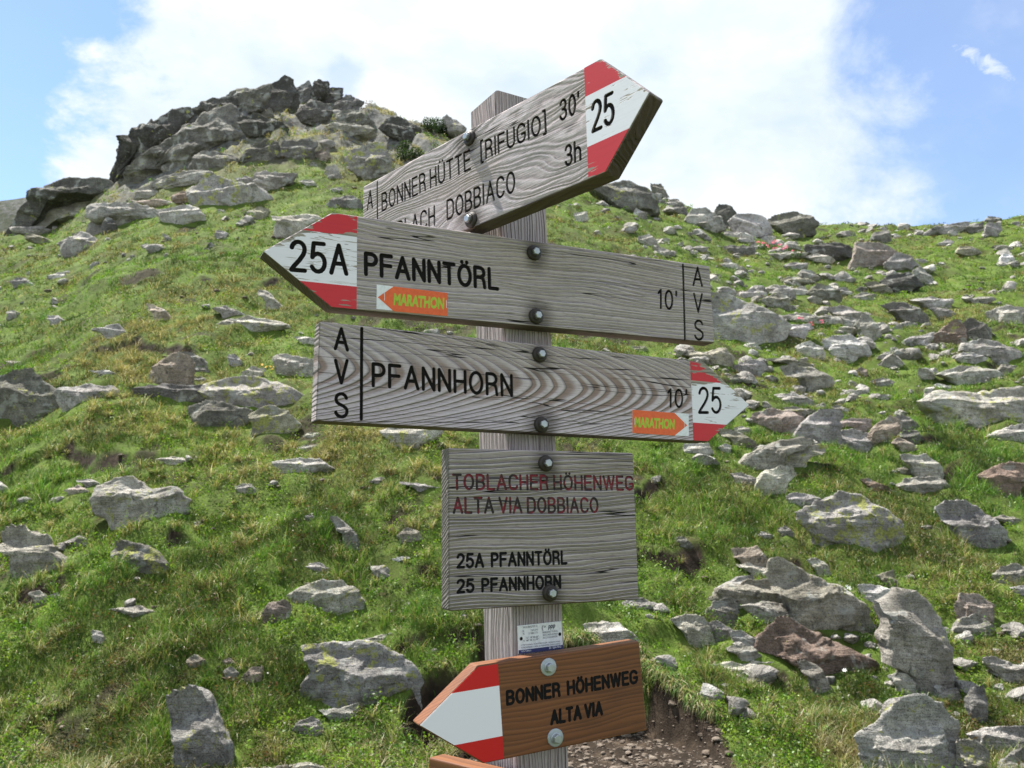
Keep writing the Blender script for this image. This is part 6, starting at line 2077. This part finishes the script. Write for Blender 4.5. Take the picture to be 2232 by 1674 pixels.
def stem_bm(p0, p1, r):
    bm = bmesh.new()
    ax_ = (p1 - p0); ax_.normalize()
    u = ax_.cross(Vector((1, 0, 0))).normalized(); w = ax_.cross(u)
    mid = (p0 + p1) / 2 + u * (p1 - p0).length * .08
    rings = [[bm.verts.new(p + (u * math.cos(k * 2.094) + w * math.sin(k * 2.094)) * rr) for k in range(3)] for p, rr in ((p0, r), (mid, r * .9), (p1, r * .7))]
    for a, c in zip(rings[:-1], rings[1:]):
        for k in range(3):
            bm.faces.new((a[k], a[(k + 1) % 3], c[(k + 1) % 3], c[k]))
    return bm


base = at_ground(590, 800)
fl = empty('yellow_flowers', base)
tag(fl, 'clump of bright yellow flowers beside the slab left of the post', 'flowers')
for k, (px, py) in enumerate([(571, 802), (580, 807), (589, 806), (599, 806), (582, 818), (590, 819), (608, 818), (593, 812), (625, 822), (637, 834)]):
    d = base.y - 0.12
    a, e = ae(px, py - 7)
    c = Vector((float(a) * d, d, float(e) * d)) - base
    foot = Vector((c.x * .6, 0.02, -0.02))
    link('stem', bm_mesh(stem_bm(foot, c, .003), 'stem'), fl, [M_STEM])
    link('flower_head', bm_mesh(flower_bm(c, .027 if k < 8 else .018, 7, k), 'flower_head'), fl, [M_YEL])


def shrub(name, pts, hgt, label, cat, tints, n, blossoms=0, spread=None, leaf=0.02):
    """low shrub of many leaves on short stems; pts = photo pixels of its base points"""
    bs = [at_ground(*p) for p in pts]
    c0 = sum(bs, Vector()) / len(bs)
    o = empty(name, c0)
    tag(o, label, cat)
    B = np.array([b_[:] for b_ in bs]) - np.array(c0[:])
    i = G.randint(0, len(B), n)
    u = G.normal(size=(n, 3)); u /= np.linalg.norm(u, axis=1, keepdims=True)
    r = G.rand(n) ** .4
    x, y, z = B[i, 0] + u[:, 0] * spread * r, B[i, 1] + u[:, 1] * spread * r * .8, B[i, 2] + np.abs(u[:, 2]) * hgt * r
    tint = np.array(tints)[G.randint(0, len(tints), n)] * G.uniform(.6, 1.35, n)[:, None]
    V, Q, cc = leaf_quads(x, y, z, leaf * G.uniform(.7, 1.3, n), tint, 0.45)
    link('foliage', leaf_mesh('foliage', V, Q, cc), o, [M_LEAF])
    bm = bmesh.new()
    for k in range(0, n, max(1, n // 26)):
        tmp = bm_mesh(stem_bm(Vector((float(B[i[k], 0]), float(B[i[k], 1]), float(B[i[k], 2]) - .03)), Vector((float(x[k]), float(y[k]), float(z[k]))), leaf * .16), 's')
        bm.from_mesh(tmp); bpy.data.meshes.remove(tmp)
    link('branches', bm_mesh(bm, 'branches'), o, [M_BRANCH])
    return o, c0


def blossom(o, c0, px, py, rad, seed):
    d = c0.y - 0.25
    a, e = ae(px, py)
    c = Vector((float(a) * d, d, float(e) * d)) - c0
    bm = bmesh.new()
    rg = random.Random(seed)
    for k in range(5):
        tmp = bm_mesh(flower_bm(c + Vector((rg.uniform(-1, 1), rg.uniform(-1, 1), rg.uniform(-.6, .6))) * rad * .8, rad * rg.uniform(.6, .9), 5, seed * 9 + k), 's')
        bm.from_mesh(tmp); bpy.data.meshes.remove(tmp)
    link('blossom', bm_mesh(bm, 'blossom'), o, [M_PINK])


ROSE = [(.045, .09, .014), (.07, .13, .018), (.035, .06, .014)]
o, c0 = shrub('alpenrose', [(1665, 545), (1690, 548), (1715, 552), (1735, 562)], 0.30, 'pink-blossomed alpenrose below the skyline boulders on the right ridge', 'shrub', ROSE, 900, spread=0.30, leaf=0.035)
for k, (px, py) in enumerate([(1652, 528), (1664, 531), (1672, 536), (1684, 529), (1692, 526), (1700, 534), (1690, 541), (1708, 541), (1716, 538), (1730, 548), (1742, 552)]):
    blossom(o, c0, px, py, 0.085, k)
o, c0 = shrub('alpenrose', [(1745, 712), (1775, 716), (1798, 716)], 0.16, 'smaller red-blossomed alpenrose among grey slabs right of the 25A board', 'shrub', ROSE, 500, spread=0.16, leaf=0.02)
for k, (px, py) in enumerate([(1740, 693), (1747, 694), (1766, 703), (1770, 708), (1790, 699), (1793, 703), (1791, 718)]):
    blossom(o, c0, px, py, 0.034, 50 + k)
shrub('juniper_bush', [(935, 288), (955, 290), (975, 296)], 0.85, 'dark green bush on the skyline left of the post', 'bush', [(.03, .055, .016), (.045, .08, .02), (.022, .04, .014)], 2600, spread=0.55, leaf=0.05)
shrub('juniper_bush', [(885, 330), (905, 345), (880, 350)], 0.5, 'dark green bush beside the lichen face left of the topmost sign', 'bush', [(.03, .055, .016), (.045, .08, .02), (.022, .04, .014)], 1500, spread=0.40, leaf=0.045)
for k, (C, x, y, sz) in enumerate([(CR['8'], 1240, 405, .034), (CR['8'], 1095, 553, .024), (CR['8'], 1218, 860, .019), (CR['7'], 120, 598, .018), (CR['7'], 162, 605, .018)]):
    px, py = C(x, y)
    b0 = at_ground(px, py + 12)
    lab = ['white flower left of the whitish slab, largest of its kind', 'white flower in grass below the longest cluster slab', 'white flower under the red-brown boulder',
           'left white flower of the pair below the lower 25 arrow tip', 'right white flower of the pair below the lower 25 arrow tip'][k]
    wf = empty('white_flower', b0)
    tag(wf, lab, 'flower', 'white flowers in the grass')
    top = Vector((0, -.06, .07))
    link('stem', bm_mesh(stem_bm(Vector((0, 0, -.02)), top, .003), 'stem'), wf, [M_STEM])
    link('flower_head', bm_mesh(flower_bm(top, sz, 6, 70 + k), 'flower_head'), wf, [M_WPET])
